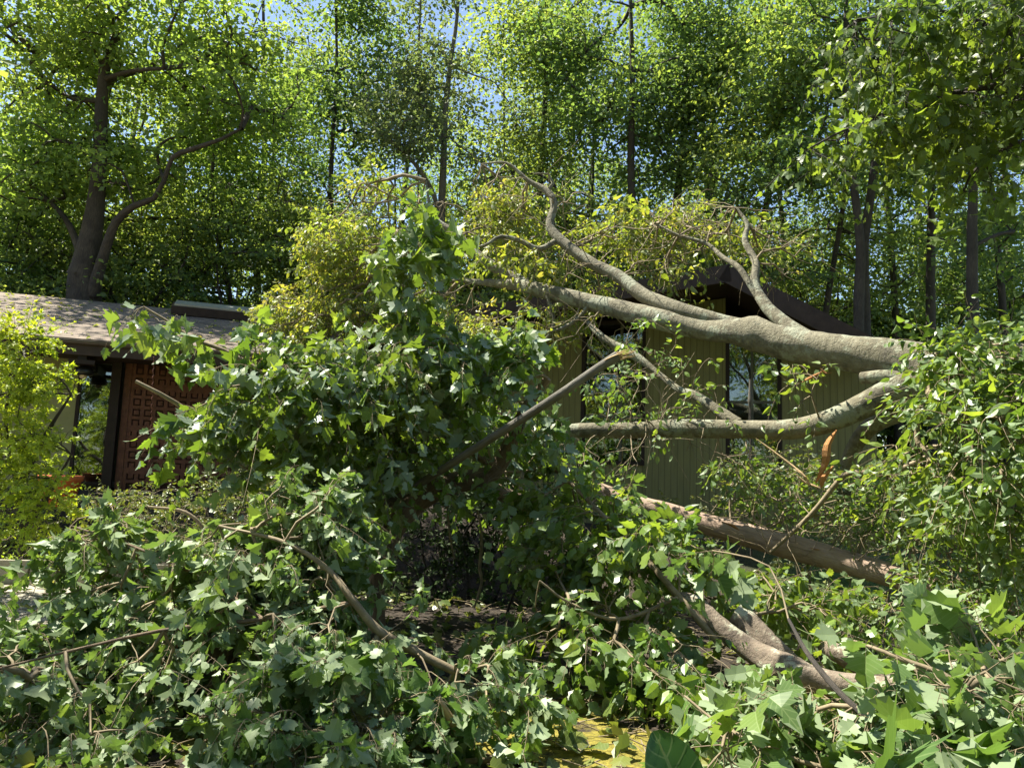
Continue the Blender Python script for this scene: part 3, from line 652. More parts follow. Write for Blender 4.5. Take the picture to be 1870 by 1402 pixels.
g = G(); n = 1600; x = rng.uniform(-6, 6, n); y = rng.uniform(2.5, 9.5, n); a_ = rng.uniform(0, 6.28, n); L_ = rng.uniform(.1, .4, n)
p0 = np.stack([x, y, hgt(x, y)+.03], -1); dv = np.stack([np.cos(a_), np.sin(a_), rng.uniform(-.02, .3, n)], -1)*L_[:, None]
thin(g, np.stack([p0, p0+dv*.5+rng.normal(0, .02, (n, 3)), p0+dv], 1), rng.uniform(.002, .005, (n, 1))*np.ones((1, 3)))
o = build('ground_twig_litter', g, M['twig']); o['kind'] = 'stuff'; o['label'] = 'small dry twigs littering the ground'; o['category'] = 'twig litter'
# ------------------------------------------------------------------ fallen wood and boughs
def bough(parent, roots, ells, leafmat, kind='maple', size=.13, L=.5, k=10, droop=.35, flip=.25, hang=.6, barkmat='twig', bf=.3, name='foliage', pet=.5,
          petioles=True, rleaf=.004, outw=.3, twname='branches', label=None, rexp=.42):
    """roots: list of point arrays of existing wood; ells: list of (px,py,rx,ry,d,dd,n)"""
    T = clear(np.vstack([pell(*e) for e in ells])); T[:, 2] = np.maximum(T[:, 2], hgt(T[:, 0], T[:, 1])+.12)
    if leafmat == 'wilt': T = clumpy(T, 2.6, -.55)
    elif leafmat in ('maple', 'silver') and len(T) > 80: T = clumpy(T, 3.6, -.6)
    R = np.vstack(roots); ch, dirs = grow(R, T, bf, rleaf, rexp, .03)
    gw, gl, gt, gp = G(), G(), G(), G(); wood(gw, ch)
    c = T.mean(0); dr = unit(dirs+outw*unit(T-c)+rng.normal(0, .4, T.shape)+np.array([0, 0, .12]))
    sprigs(gl, gw, gw if petioles else None, T, dr, L, k, kind, size, droop, flip, hang, pet, rleaf)
    build(twname, gw, M[barkmat], parent); fo = build(name, gl, M[leafmat], parent, label)
    return fo
def limb(parent, pts, mat, name='limb', sides=14, step=.12, lump=.05, label=None, wob=0):
    p, r = pline(pts); g = G(); tube(g, p, r, sides, step, lump, True, wob); build(name, g, M[mat], parent, label); return samp(p, r)
def twiggy(parent, roots, ells, mat='twig', bf=.5, rleaf=.0045, extra=.4):
    T = np.vstack([pell(*e) for e in ells]); ch, dirs = grow(np.vstack(roots), T, bf, rleaf, .42, .03); g = G(); wood(g, ch)
    n = len(T); t = np.linspace(0, 1, 5)[None, :, None]; d = unit(dirs+rng.normal(0, .5, T.shape)); bend = rng.normal(0, .3, (n, 1, 3))
    thin(g, T[:, None]+(d[:, None]*t+bend*t*t)*extra, np.linspace(rleaf, .0015, 5)[None]*np.ones((n, 1))); build('bare_twigs', g, M[mat], parent)
# 1. the great smooth-barked tree
ft = thing('fallen_tree', 'huge smooth grey barked tree fallen across the house, trunk coming in from the right', 'tree', P(1990, 1100, 6.0))
R1 = []
R1.append(limb(ft, [(2300, 820, 5.4, 250), (2100, 770, 5.8, 215), (1950, 735, 6.2, 185), (1830, 705, 6.5, 160), (1740, 690, 6.7, 118), (1660, 665, 6.9, 88), (1560, 648, 7.2, 66), (1460, 632, 7.5, 62), (1405, 618, 7.7, 60), (1375, 608, 7.8, 66), (1340, 606, 7.9, 48), (1290, 602, 8.1, 40), (1200, 582, 8.4, 37), (1110, 560, 8.8, 34), (1020, 538, 9.2, 30), (940, 520, 9.6, 22), (870, 515, 10, 10), (842, 510, 10.2, 5)], 'smooth', 'trunk', 22, .06, .055, 'thick main trunk lying over the gable, mottled grey bark'))
R1.append(limb(ft, [(1400, 604, 7.8, 34), (1330, 590, 8.0, 27), (1240, 566, 8.3, 29), (1180, 542, 8.6, 27), (1130, 505, 8.9, 24), (1085, 483, 9.1, 22), (1040, 452, 9.3, 19), (1005, 415, 9.5, 16), (1012, 375, 9.6, 13), (1000, 350, 9.7, 14), (965, 330, 9.8, 8), (925, 298, 9.9, 5), (880, 300, 10, 3)], 'smooth', 'limb', 16, .07, .06, 'upper pale limb rising to a crooked tip above the roof'))
R1.append(limb(ft, [(998, 352, 9.7, 9), (1010, 335, 9.7, 6), (1002, 318, 9.7, 4), (975, 318, 9.7, 2)], 'smooth', 'branch', 8, .08, .08))
R1.append(limb(ft, [(1015, 440, 9.4, 10), (985, 455, 9.3, 10), (950, 440, 9.3, 9), (915, 432, 9.3, 8), (885, 448, 9.2, 5), (850, 455, 9.2, 3)], 'smooth', 'branch', 8, .08, .06))
R1.append(limb(ft, [(1470, 618, 7.5, 34), (1435, 592, 7.7, 26), (1400, 560, 7.9, 22), (1378, 520, 8.1, 18), (1380, 480, 8.3, 13), (1360, 440, 8.5, 11), (1365, 410, 8.6, 8), (1345, 380, 8.7, 4)], 'smooth', 'limb', 14, .07, .06, 'forked upright limb over the dark gable'))
R1.append(limb(ft, [(1382, 540, 8.0, 12), (1350, 490, 8.2, 11), (1320, 470, 8.4, 9), (1290, 445, 8.6, 8), (1240, 430, 8.7, 5), (1200, 410, 8.8, 3)], 'smooth', 'branch', 10, .07, .06))
R1.append(limb(ft, [(960, 520, 9.6, 24), (905, 490, 9.8, 20), (860, 455, 10, 17), (832, 425, 10.1, 14), (800, 405, 10.2, 10), (785, 375, 10.3, 6), (778, 330, 10.4, 3)], 'smooth', 'limb', 12, .07, .06, 'thin limb curving up left over the ridge'))
R1.append(limb(ft, [(1085, 545, 8.9, 10), (1045, 590, 8.9, 8), (980, 610, 8.8, 5), (900, 600, 8.8, 3)], 'smooth', 'branch', 8, .08, .06))
R1.append(limb(ft, [(1750, 700, 6.6, 80), (1700, 698, 6.7, 66), (1640, 710, 6.8, 50), (1570, 744, 6.9, 46), (1500, 774, 7.0, 42), (1440, 784, 7.15, 38), (1360, 784, 7.3, 33), (1250, 782, 7.5, 34), (1150, 785, 7.7, 30), (1060, 786, 7.9, 26), (1015, 788, 8.0, 22)], 'smooth', 'limb', 18, .06, .05, 'long lower limb curving across in front of the windows'))
R1.append(limb(ft, [(1800, 740, 6.5, 60), (1720, 742, 6.7, 46), (1650, 750, 6.9, 38), (1590, 778, 7.1, 32), (1555, 830, 7.3, 28), (1540, 900, 7.4, 26)], 'smooth', 'limb', 16, .07, .05, 'torn limb bending down behind the lower limb'))
R1.append(limb(ft, [(1650, 690, 6.8, 30), (1605, 688, 6.9, 28), (1572, 690, 7.0, 22)], 'smooth', 'branch_stub', 12, .05, .05))
R1.append(limb(ft, [(1345, 775, 7.4, 26), (1305, 745, 7.6, 18), (1265, 720, 7.8, 18), (1240, 712, 7.9, 12), (1200, 680, 8.2, 10), (1160, 650, 8.4, 16), (1100, 615, 8.7, 12), (1060, 575, 9.0, 8)], 'smooth', 'limb', 10, .07, .08, 'thin crooked limb between the windows'))
R1.append(limb(ft, [(1000, 540, 9.2, 8), (1010, 600, 9.1, 6), (960, 640, 9, 4), (880, 650, 9, 3)], 'smooth', 'branch', 8, .08, .06))
# orange splinters
def splinter(parent, pts, wpx, mat='wood', label=None, name='splinter'):
    p, r = pline([(a, b, c, 6) for a, b, c in pts]); p, _ = spline(p, r, .05); n = len(p); t = np.linspace(0, 1, n)
    wd = wpx*pts[0][2]/FPX/2*(.25+np.sin(t**.8*math.pi)*.9)*(1+rng.normal(0, .06, n)); X = RGT; g = G(); V = np.concatenate([p-X*wd[:, None], p+X*wd[:, None]*rng.uniform(.75, 1.05), p+bk*wd[:, None]*.5, p-bk*wd[:, None]*.7])
    F = []; UV = []
    for i in range(n-1):
        for a_, b_ in ((0, 3), (3, 1), (1, 2), (2, 0)):
            F.append([a_*n+i, b_*n+i, b_*n+i+1, a_*n+i+1]); UV.append([[a_*.02, t[i]], [b_*.02, t[i]], [b_*.02, t[i+1]], [a_*.02, t[i+1]]])
    g.add(V, F, None, np.array(UV), False); build(name, g, M[mat], parent, label)
splinter(ft, [(1528, 785, 6.85), (1512, 812, 6.8), (1508, 845, 6.8), (1490, 882, 6.85)], 15, 'wood', 'bright orange torn strip of wood below the lower limb')
splinter(ft, [(1500, 890, 6.85), (1505, 870, 6.8), (1522, 850, 6.8)], 11, 'wood'); splinter(ft, [(1480, 885, 6.9), (1470, 870, 6.9), (1440, 845, 7), (1380, 800, 7.1)], 8, 'palewood')
splinter(ft, [(1500, 892, 6.9), (1470, 880, 6.9), (1455, 868, 6.9)], 11, 'palewood')
splinter(ft, [(1465, 698, 6.9), (1480, 690, 6.9), (1502, 678, 6.85)], 14, 'wood'); splinter(ft, [(1498, 672, 6.85), (1508, 682, 6.85), (1520, 680, 6.8)], 8, 'wood')
UPR = [R1[0], R1[1], R1[3], R1[4], R1[5], R1[6]]
bough(ft, UPR, [(600, 520, 90, 90, 11.2, .9, 260), (545, 570, 70, 60, 11.0, .8, 160), (640, 440, 90, 50, 11.2, .9, 170), (700, 560, 90, 60, 11, .8, 130), (690, 350, 50, 55, 11.2, .6, 46),
                (810, 560, 90, 60, 10.5, .8, 120), (900, 360, 45, 60, 10.6, .6, 90), (930, 400, 60, 50, 10.6, .6, 90), (820, 450, 60, 40, 10.6, .6, 50)], 'wilt', 'ovate', .085, .34, 16, .5, .35, .8, 'twig', .5, petioles=False, rleaf=.003, label='wilting olive foliage heaped on the roof', name='wilting_foliage')
bough(ft, UPR, [(960, 480, 110, 50, 9.8, .7, 110), (1080, 440, 60, 30, 10.0, .5, 36), (1160, 420, 80, 40, 9.8, .6, 100), (1250, 410, 70, 40, 9.6, .6, 70), (1230, 480, 100, 30, 9.2, .5, 50), (1010, 570, 80, 26, 9.4, .4, 50), (900, 600, 70, 26, 9.4, .4, 40), (1090, 530, 50, 16, 9.5, .3, 22), (1330, 425, 80, 36, 9.2, .6, 50), (1400, 440, 50, 30, 9, .5, 20)],
      'wilt', 'ovate', .085, .32, 14, .45, .35, .6, 'twig', .5, petioles=False, rleaf=.003, name='wilting_foliage')
twiggy(ft, UPR, [(1280, 420, 140, 60, 9.0, .6, 90), (1420, 470, 60, 50, 8.6, .4, 34), (1000, 370, 90, 60, 9.7, .5, 30), (1150, 500, 120, 30, 9.0, .4, 30), (1050, 460, 90, 60, 9.5, .5, 30), (700, 380, 130, 40, 10.8, .6, 30), (880, 380, 90, 80, 10, .6, 25), (1060, 600, 120, 50, 8.8, .5, 30), (600, 600, 80, 30, 10.8, .5, 14)])
bough(ft, [R1[8], R1[11], R1[7]], [(1180, 700, 120, 80, 7.8, .6, 34), (1100, 830, 100, 40, 7.6, .5, 18), (1330, 830, 110, 40, 7.2, .5, 20), (1190, 620, 60, 50, 8.2, .4, 10), (1440, 700, 60, 40, 7.0, .3, 7), (1200, 760, 160, 30, 7.4, .4, 14), (1480, 740, 40, 20, 6.8, .2, 5)],
      'ovate', 'ovate', .085, .32, 9, .5, .25, .6, 'twig', .5, petioles=False, rleaf=.0032, label='fresh green leaf sprays hanging before the windows')
twiggy(ft, [R1[8], R1[11]], [(1230, 800, 140, 50, 7.4, .4, 24), (1160, 720, 90, 60, 7.8, .4, 16)], rleaf=.003)
bough(ft, [R1[0][:30], R1[9]], [(1800, 645, 80, 22, 5.5, .4, 34), (1745, 640, 60, 20, 5.8, .3, 36), (1730, 660, 30, 30, 6.1, .2, 18), (1735, 730, 50, 20, 5.9, .2, 24), (1790, 700, 70, 24, 5.5, .3, 30), (1800, 760, 80, 50, 5.2, .5, 56), (1870, 720, 50, 80, 5.0, .5, 46), (1740, 860, 90, 50, 5.6, .6, 70), (1840, 880, 80, 80, 5.2, .6, 70), (1870, 620, 30, 40, 5.2, .3, 20), (1670, 820, 50, 24, 6.0, .3, 14)],
      'ovate', 'ovate', .095, .4, 12, .45, .4, .5, 'twig', .35, petioles=False, rleaf=.0035, label='glossy green leaf sprays hiding the trunk base', name='foliage')
# 2. curving brown tree with lobed leaves (left centre)
bt = thing('bent_tree', 'brown barked tree bent over like an arch, broad lobed leaves on the left', 'tree', P(690, 1165, 6.6))
R2 = [limb(bt, [(688, 1150, 6.5, 34), (686, 1060, 6.5, 34), (700, 1000, 6.5, 38), (735, 945, 6.6, 42), (780, 900, 6.7, 44), (835, 880, 6.8, 40), (890, 868, 6.9, 34), (925, 825, 6.9, 28), (960, 745, 6.7, 20), (1000, 690, 6.6, 16)], 'brown', 'trunk', 16, .06, .09),
      limb(bt, [(870, 875, 6.9, 30), (910, 898, 7.2, 30), (960, 925, 7.5, 22), (1000, 990, 7.8, 14)], 'brown', 'limb', 12, .07, .08)]
R2.append(limb(bt, [(900, 850, 6.8, 14), (780, 780, 6.9, 12), (640, 760, 6.8, 10), (520, 740, 6.5, 8), (400, 720, 6.3, 5)], 'brown', 'limb', 8, .1, .05))
R2.append(limb(bt, [(780, 780, 6.9, 10), (745, 650, 6.8, 8), (730, 520, 6.8, 6), (725, 420, 6.8, 4)], 'dark', 'branch', 8, .1, .05, 'thin upright shoot with big lobed leaves'))
bough(bt, R2, [(440, 750, 120, 65, 6.0, .6, 100), (560, 720, 130, 80, 6.2, .7, 120), (690, 700, 110, 90, 6.4, .7, 100), (830, 690, 130, 80, 6.6, .7, 110), (930, 650, 60, 50, 6.5, .4, 26), (480, 820, 110, 40, 6.2, .6, 60), (640, 830, 130, 60, 6.4, .7, 90), (800, 800, 110, 50, 6.6, .6, 60), (960, 800, 60, 60, 6.5, .4, 24), (650, 900, 60, 30, 6.5, .4, 16), (880, 900, 70, 40, 6.6, .5, 22), (850, 770, 170, 60, 8.3, .6, 150), (700, 790, 120, 60, 7.8, .6, 90), (960, 840, 90, 40, 8.2, .5, 60), (640, 960, 60, 60, 7.6, .5, 60)],
      'maple', 'maple', .112, .38, 11, .65, .4, 1.0, 'twig', .35, rleaf=.003, label='dense broad lobed leaves in a mound')
bough(bt, [R2[3]], [(745, 480, 38, 100, 6.7, .25, 26), (770, 430, 50, 40, 6.7, .3, 14), (735, 590, 40, 50, 6.7, .25, 14)], 'maple', 'maple', .14, .28, 8, .5, .15, .9, 'twig', .5, rleaf=.003)
# 3. broken leaning pole with splintered tip
sn = thing('broken_limb', 'straight dark limb leaning up to the right, ending in a pale splintered tip', 'branch', P(560, 1010, 6.0))
limb(sn, [(560, 1010, 6.9, 12), (700, 925, 6.5, 14), (850, 830, 6.0, 15), (1000, 735, 5.6, 16), (1080, 680, 5.6, 17), (1128, 650, 5.6, 20)], 'grey', 'stem', 12, .1, .04)
for q in range(9):
    e = (1140+rng.uniform(0, 24), 640+rng.uniform(-10, 16), 5.6+rng.uniform(-.04, .04)); s = (1108+rng.uniform(-6, 6), 660+rng.uniform(-4, 7), e[2]); splinter(sn, [s, ((s[0]+e[0])/2+rng.uniform(-3, 3), (s[1]+e[1])/2-2, e[2]), e], 9, 'palewood', None, 'splinter')
# 4. upper left spray reaching over the roof
sp = thing('broken_bough', 'leafy twig reaching up left over the roof edge and gutter', 'branch', P(480, 690, 6.2))
R4 = [limb(sp, [(520, 715, 6.1, 12), (470, 675, 6.1, 9), (410, 640, 6.1, 8), (350, 618, 6.1, 7), (315, 592, 6.1, 5), (262, 560, 6.1, 3)], 'twig', 'stem', 8, .08, .03)]
bough(sp, R4, [(262, 580, 30, 16, 6.1, .15, 7), (310, 610, 22, 18, 6.1, .15, 5), (350, 640, 22, 18, 6.1, .15, 5), (455, 615, 24, 18, 6.0, .15, 5), (420, 665, 40, 22, 6.1, .2, 10), (480, 660, 50, 24, 6.1, .2, 12)], 'maple', 'maple', .13, .22, 6, .5, .2, .9, 'twig', .5, rleaf=.0025)
sp = thing('broken_bough', 'leafy twig with a pale cut end in front of the carved door', 'branch', P(300, 760, 5.6))
R4 = [limb(sp, [(248, 696, 5.6, 6), (275, 710, 5.6, 7), (320, 735, 5.7, 8), (400, 790, 5.9, 9)], 'twig', 'stem', 8, .08, .03)]
bough(sp, R4, [(285, 725, 22, 16, 5.6, .15, 7), (300, 830, 18, 30, 5.6, .15, 7), (335, 770, 30, 30, 5.7, .2, 9)], 'maple', 'maple', .13, .24, 7, .5, .25, .9, 'twig', .4, rleaf=.0025)
# 5. pinkish trunk at right centre
pk = thing('fallen_log', 'pinkish brown debarked trunk lying low, sloping down to the right', 'tree', P(1900, 1180, 5.6))
R5 = [limb(pk, [(1010, 855, 8.3, 10), (1080, 885, 8.1, 18), (1150, 915, 7.9, 30), (1230, 938, 7.7, 36), (1330, 968, 7.4, 42), (1450, 1000, 7.1, 44), (1560, 1030, 6.8, 43), (1660, 1062, 6.5, 44), (1760, 1095, 6.1, 46), (1880, 1130, 5.7, 50), (2000, 1170, 5.3, 56)], 'pink', 'trunk', 18, .06, .05),
      limb(pk, [(1640, 1062, 6.5, 16), (1700, 1060, 6.3, 16), (1790, 1090, 6.1, 20), (1800, 1150, 5.9, 18), (1812, 1200, 5.8, 16)], 'pink', 'branch', 10, .07, .06),
      limb(pk, [(1140, 935, 7.7, 12), (1085, 895, 7.8, 12), (1035, 850, 7.9, 9), (1005, 800, 8, 6)], 'pink', 'branch', 10, .07, .06)]
splinter(pk, [(1318, 952, 7.2), (1336, 958, 7.2), (1350, 968, 7.2)], 12, 'wood'); splinter(pk, [(1478, 1000, 6.9), (1500, 1004, 6.9), (1520, 1010, 6.85)], 9, 'wood')
R5.append(limb(pk, [(1405, 1010, 7.0, 6), (1480, 940, 6.8, 9), (1530, 880, 6.6, 10), (1556, 862, 6.5, 11), (1620, 865, 6.4, 10), (1700, 830, 6.3, 8)], 'twig', 'branch', 8, .07, .05, 'crooked yellowish branch'))
bough(pk, [R5[0], R5[3]], [(1440, 910, 120, 50, 7.6, .6, 70), (1600, 920, 120, 60, 7.0, .6, 90), (1360, 880, 60, 50, 7.8, .5, 26), (1700, 980, 120, 60, 6.4, .6, 80), (1820, 1010, 80, 60, 6.0, .5, 50), (1600, 1100, 160, 50, 6.6, .6, 80), (1750, 1130, 110, 50, 6.0, .6, 60), (1740, 1060, 70, 40, 5.7, .3, 50), (1840, 1110, 60, 40, 5.3, .3, 40)],
      'ovate', 'ovate', .075, .3, 11, .4, .3, .6, 'twig', .45, petioles=False, rleaf=.0028, label='small bright leaves over the pinkish trunk')
twiggy(pk, [R5[0], R5[3]], [(1450, 960, 120, 50, 7.0, .4, 36), (1600, 960, 120, 60, 6.8, .4, 30), (1750, 1000, 80, 60, 6.2, .4, 16)], rleaf=.003)
# 6. lichen logs lower right
l1 = thing('fallen_log', 'long lichen spotted log curving through the leaves at lower right', 'log', P(1480, 1300, 4.9))
R6 = [limb(l1, [(1235, 1088, 5.6, 18), (1270, 1100, 5.5, 26), (1315, 1145, 5.35, 31), (1375, 1188, 5.2, 36), (1440, 1222, 5.0, 50), (1500, 1243, 4.9, 46), (1570, 1250, 4.8, 40), (1640, 1262, 4.7, 50), (1720, 1300, 4.6, 52)], 'lichen', 'trunk', 20, .035, .14)]
l2 = thing('fallen_log', 'shorter mossy lichen crusted log beside the long one, blunt broken end', 'log', P(1360, 1140, 5.3))
limb(l2, [(1340, 1122, 5.5, 40), (1362, 1138, 5.45, 46), (1390, 1165, 5.35, 40), (1425, 1195, 5.25, 36), (1480, 1240, 5.2, 36)], 'lichen', 'trunk', 18, .035, .15)
l3 = thing('fallen_log', 'rounded stubby log end with lichen, right of the long log', 'log', P(1560, 1220, 5.0))
limb(l3, [(1500, 1178, 5.3, 18), (1525, 1190, 5.2, 34), (1560, 1208, 5.1, 40), (1600, 1235, 5.0, 38), (1660, 1280, 4.9, 38)], 'lichen', 'trunk', 18, .035, .16)
# 7. lower boughs
b1 = thing('fallen_bough', 'drooping bough of silvery backed lobed leaves filling the lower left', 'branch', P(760, 1290, 4.4))
R7 = [limb(b1, [(830, 1225, 4.4, 15), (760, 1190, 4.4, 17), (690, 1150, 4.4, 17), (640, 1090, 4.4, 14), (600, 1040, 4.5, 10), (520, 990, 4.6, 8), (400, 960, 4.8, 5)], 'twig', 'stem', 10, .06, .05),
      limb(b1, [(690, 1160, 4.4, 12), (650, 1260, 4.2, 10), (612, 1340, 4.0, 9), (590, 1420, 3.8, 8)], 'twig', 'branch', 8, .06, .05),
      limb(b1, [(640, 1100, 4.4, 9), (480, 1130, 4.3, 8), (300, 1150, 4.2, 7), (120, 1190, 4.1, 5), (0, 1220, 4, 4)], 'brown', 'branch', 8, .08, .05),
      limb(b1, [(480, 1130, 4.3, 8), (380, 1060, 4.6, 7), (250, 1000, 4.8, 5), (130, 960, 5, 4)], 'brown', 'branch', 8, .08, .05)]
bough(b1, R7, [(560, 930, 90, 50, 4.9, .4, 50), (470, 1010, 140, 60, 4.8, .5, 80), (330, 1050, 90, 40, 4.8, .5, 34), (190, 975, 70, 36, 5.0, .3, 34), (215, 1075, 60, 44, 4.9, .3, 40), (60, 1175, 90, 22, 4.6, .3, 26), (400, 1060, 70, 50, 4.8, .3, 30), (580, 1030, 50, 55, 4.8, .4, 26), (350, 1150, 150, 60, 4.4, .5, 80), (560, 1120, 100, 60, 4.4, .4, 50), (150, 1210, 140, 30, 4.4, .4, 40),
             (260, 1280, 160, 70, 4.0, .5, 80), (80, 1290, 100, 80, 4.2, .5, 60), (480, 1240, 120, 80, 4.0, .4, 60), (620, 1210, 70, 60, 4.0, .3, 26), (725, 1090, 30, 60, 4.6, .2, 14), (540, 1350, 100, 50, 3.6, .3, 30), (720, 1330, 90, 40, 3.8, .3, 26), (880, 1250, 120, 40, 4.2, .3, 34), (1000, 1300, 100, 40, 4.0, .3, 26)],
      'silver', 'maple', .09, .30, 15, .8, .62, 1.1, 'twig', .35, rleaf=.003, label='drooping silvery green lobed leaves')
b2 = thing('fallen_bough', 'sunlit bough of bright green broad leaves right of the dark hollow', 'branch', P(1200, 1200, 5.4))
R8 = [limb(b2, [(1320, 1180, 5.3, 16), (1240, 1090, 5.5, 14), (1170, 1010, 5.8, 12), (1100, 940, 6.0, 9), (1040, 880, 6.2, 6)], 'twig', 'stem', 8, .06, .05),
      limb(b2, [(1240, 1090, 5.5, 8), (1130, 1130, 5.2, 7), (1040, 1100, 5.2, 5), (985, 1060, 5.2, 4)], 'twig', 'branch', 8, .06, .05)]
bough(b2, R8, [(1060, 930, 90, 60, 6.2, .5, 50), (1170, 1000, 110, 70, 5.9, .5, 70), (1250, 1010, 50, 30, 6.0, .4, 14), (1090, 1060, 80, 60, 5.6, .4, 40), (1150, 1150, 120, 60, 5.3, .4, 50), (1000, 1140, 60, 40, 5.3, .3, 16), (1230, 1220, 100, 50, 4.9, .4, 36), (1430, 1090, 90, 40, 6.0, .4, 30), (1010, 1000, 40, 40, 5.8, .3, 10), (1500, 1120, 60, 40, 5.6, .3, 14)],
      'ovate', 'tulip', .105, .36, 10, .45, .3, .8, 'twig', .35, rleaf=.003, label='bright green tulip shaped leaves')
b3 = thing('fallen_bough', 'close bough of large pale shining leaves filling the lower right corner', 'branch', P(1750, 1480, 3.2))
R9 = [limb(b3, [(1870, 1460, 2.9, 20), (1700, 1390, 3.0, 16), (1560, 1290, 3.2, 12), (1480, 1200, 3.5, 9), (1440, 1130, 3.8, 5)], 'dark', 'stem', 10, .05, .04),
      limb(b3, [(1700, 1390, 3.0, 12), (1760, 1260, 3.2, 10), (1640, 1200, 3.4, 8), (1560, 1170, 3.6, 5)], 'twig', 'branch', 8, .05, .04),
      limb(b3, [(1870, 1460, 2.9, 14), (1500, 1400, 3.0, 10), (1330, 1330, 3.2, 6), (1250, 1270, 3.4, 4)], 'twig', 'branch', 8, .05, .04)]
bough(b3, R9, [(1600, 1330, 150, 60, 3.2, .3, 60), (1780, 1290, 110, 80, 3.2, .3, 60), (1400, 1290, 110, 50, 3.5, .3, 34), (1380, 1370, 120, 40, 3.1, .25, 34), (1640, 1230, 80, 40, 3.6, .3, 22), (1800, 1180, 80, 60, 3.6, .3, 26), (1480, 1120, 50, 40, 3.9, .2, 8), (1300, 1050, 50, 60, 4.2, .3, 12), (1700, 1380, 140, 30, 2.9, .2, 34)],
      'silver', 'maple', .13, .28, 8, .4, .62, .7, 'twig', .35, rleaf=.003, label='large pale leaves glinting in the sun')
# loose sticks
for lab, pts, mt in (('pale curved stick standing in the leaves beside the pavement', [(357, 1008, 5.6, 6), (350, 1060, 5.6, 8), (322, 1110, 5.6, 9), (305, 1135, 5.7, 8)], 'palewood'),
                     ('short pale cut stub poking up at the bottom centre', [(800, 1275, 3.9, 12), (815, 1300, 3.9, 15), (835, 1330, 3.9, 15)], 'palewood'),
                     ('brown stick lying on the moss at the bottom edge', [(830, 1392, 3.9, 10), (890, 1386, 4.0, 13), (950, 1380, 4.1, 10), (985, 1366, 4.1, 5)], 'twig'),
                     ('thin bent stick arching over the shrubs left of centre', [(270, 925, 8.4, 4), (330, 932, 8.4, 6), (360, 950, 8.4, 6), (372, 968, 8.4, 5)], 'twig'),
                     ('long thin dangling twig inside the dark hollow', [(872, 930, 6.6, 3), (880, 980, 6.6, 5), (876, 1040, 6.6, 6), (880, 1060, 6.6, 5), (866, 1110, 6.6, 3)], 'twig'),
                     ('shorter dangling twig left inside the dark hollow', [(815, 910, 6.7, 3), (822, 980, 6.7, 4), (830, 1020, 6.7, 3)], 'twig')):
    o_ = thing('broken_branch' if 'stub' in lab else 'stick', lab, 'stick', P(*pts[-1][:3]), 'loose sticks'); limb(o_, pts, mt, 'stem', 8, .05, .06)
# rain chain hanging from the gutter
rc = thing('rain_chain', 'thin reddish chain hanging from the gutter before the carved door', 'chain', P(281, 655, 10.6)); g = G()
for q in range(30): c_ = P(281-q*.25, 655+q*6.4, 10.6); tube(g, [c_+[-.012*(q % 2), .012*((q+1) % 2), -.024], c_, c_+[.012*(q % 2), -.012*((q+1) % 2), .024]], [.005, .009, .005], 6, .02)
build('links', g, M['door'], rc)
# shaded undergrowth below the boughs and hedge in the bed
def low(name, label, cat, ells, mat, kind, size, n, L=.35, k=12, group=None, flip=.2, root=None):
    c = P(*root); th = thing(name, label, cat, c, group); T = np.vstack([pell(*e) for e in ells]); T[:, 2] = np.maximum(T[:, 2], hgt(T[:, 0], T[:, 1])+.1)
    roots = []; g = G()
    for q in range(n):
        t = T[rng.integers(len(T))]; b = np.array([c[0]+(t[0]-c[0])*.6, c[1]+(t[1]-c[1])*.6, 0]); b[2] = hgt(b[0], b[1])
        pts = [b, b*.5+t*.5+rng.normal(0, .05, 3), t]; tube(g, pts, [.018, .012, .006], 6, .12); roots.append(samp(pts, [1, 1, 1], .12))
    ch, dirs = grow(np.vstack(roots), T, .5, .0028, .42, .02); wood(g, ch); gl = G()
    sprigs(gl, g, None, T, unit(dirs+rng.normal(0, .4, T.shape)+[0, 0, .2]), L, k, kind, size, .3, flip, .4, .3, .0025)
    build('stems', g, M['dark' if mat == 'dim' else 'twig'], th); build('foliage', gl, M[mat], th)  # hollow shrub gets dark stems, its shade put into the bark colour
low('azalea_shrub', 'olive yellow small leaved shrub bed below the carved door', 'shrub', [(330, 950, 180, 60, 9.6, .8, 260), (480, 900, 120, 40, 9.8, .7, 110), (230, 920, 90, 30, 9.8, .6, 60)], 'shrub', 'ovate', .055, 14, .28, 14, root=(330, 1010, 9.7))
low('ground_ivy', 'pale yellow leaved ground cover beside the low stone wall', 'plant', [(40, 980, 90, 50, 10.2, .5, 120), (60, 1020, 70, 20, 9.9, .2, 40), (60, 1048, 130, 16, 9.3, .12, 70), (170, 1010, 60, 30, 9.4, .3, 50)], 'japan', 'ovate', .05, 6, .2, 10, root=(50, 1040, 10))
low('understory_shrub', 'green shrub coloured dark as shade behind the central hollow', 'shrub', [(850, 960, 170, 80, 9.4, .3, 330), (850, 1060, 150, 40, 9.1, .2, 60), (1000, 900, 120, 50, 9.4, .5, 100), (1000, 1030, 50, 90, 7.6, .4, 60), (700, 1000, 60, 60, 8.6, .4, 40), (560, 1050, 90, 60, 7.5, .5, 60)], 'dim', 'ovate', .07, 8, .3, 12, root=(880, 1060, 9.3))
low('understory_shrub', 'bright small leaved shrub below the right window of the house', 'shrub', [(1430, 870, 110, 50, 9.6, .6, 110), (1620, 930, 140, 60, 9.4, .8, 160), (1300, 950, 90, 40, 9.4, .5, 50), (1760, 920, 100, 70, 9, .8, 120), (1560, 1010, 150, 30, 8.6, .6, 70)], 'shrub', 'ovate', .07, 10, .32, 12, root=(1560, 1040, 9.4))
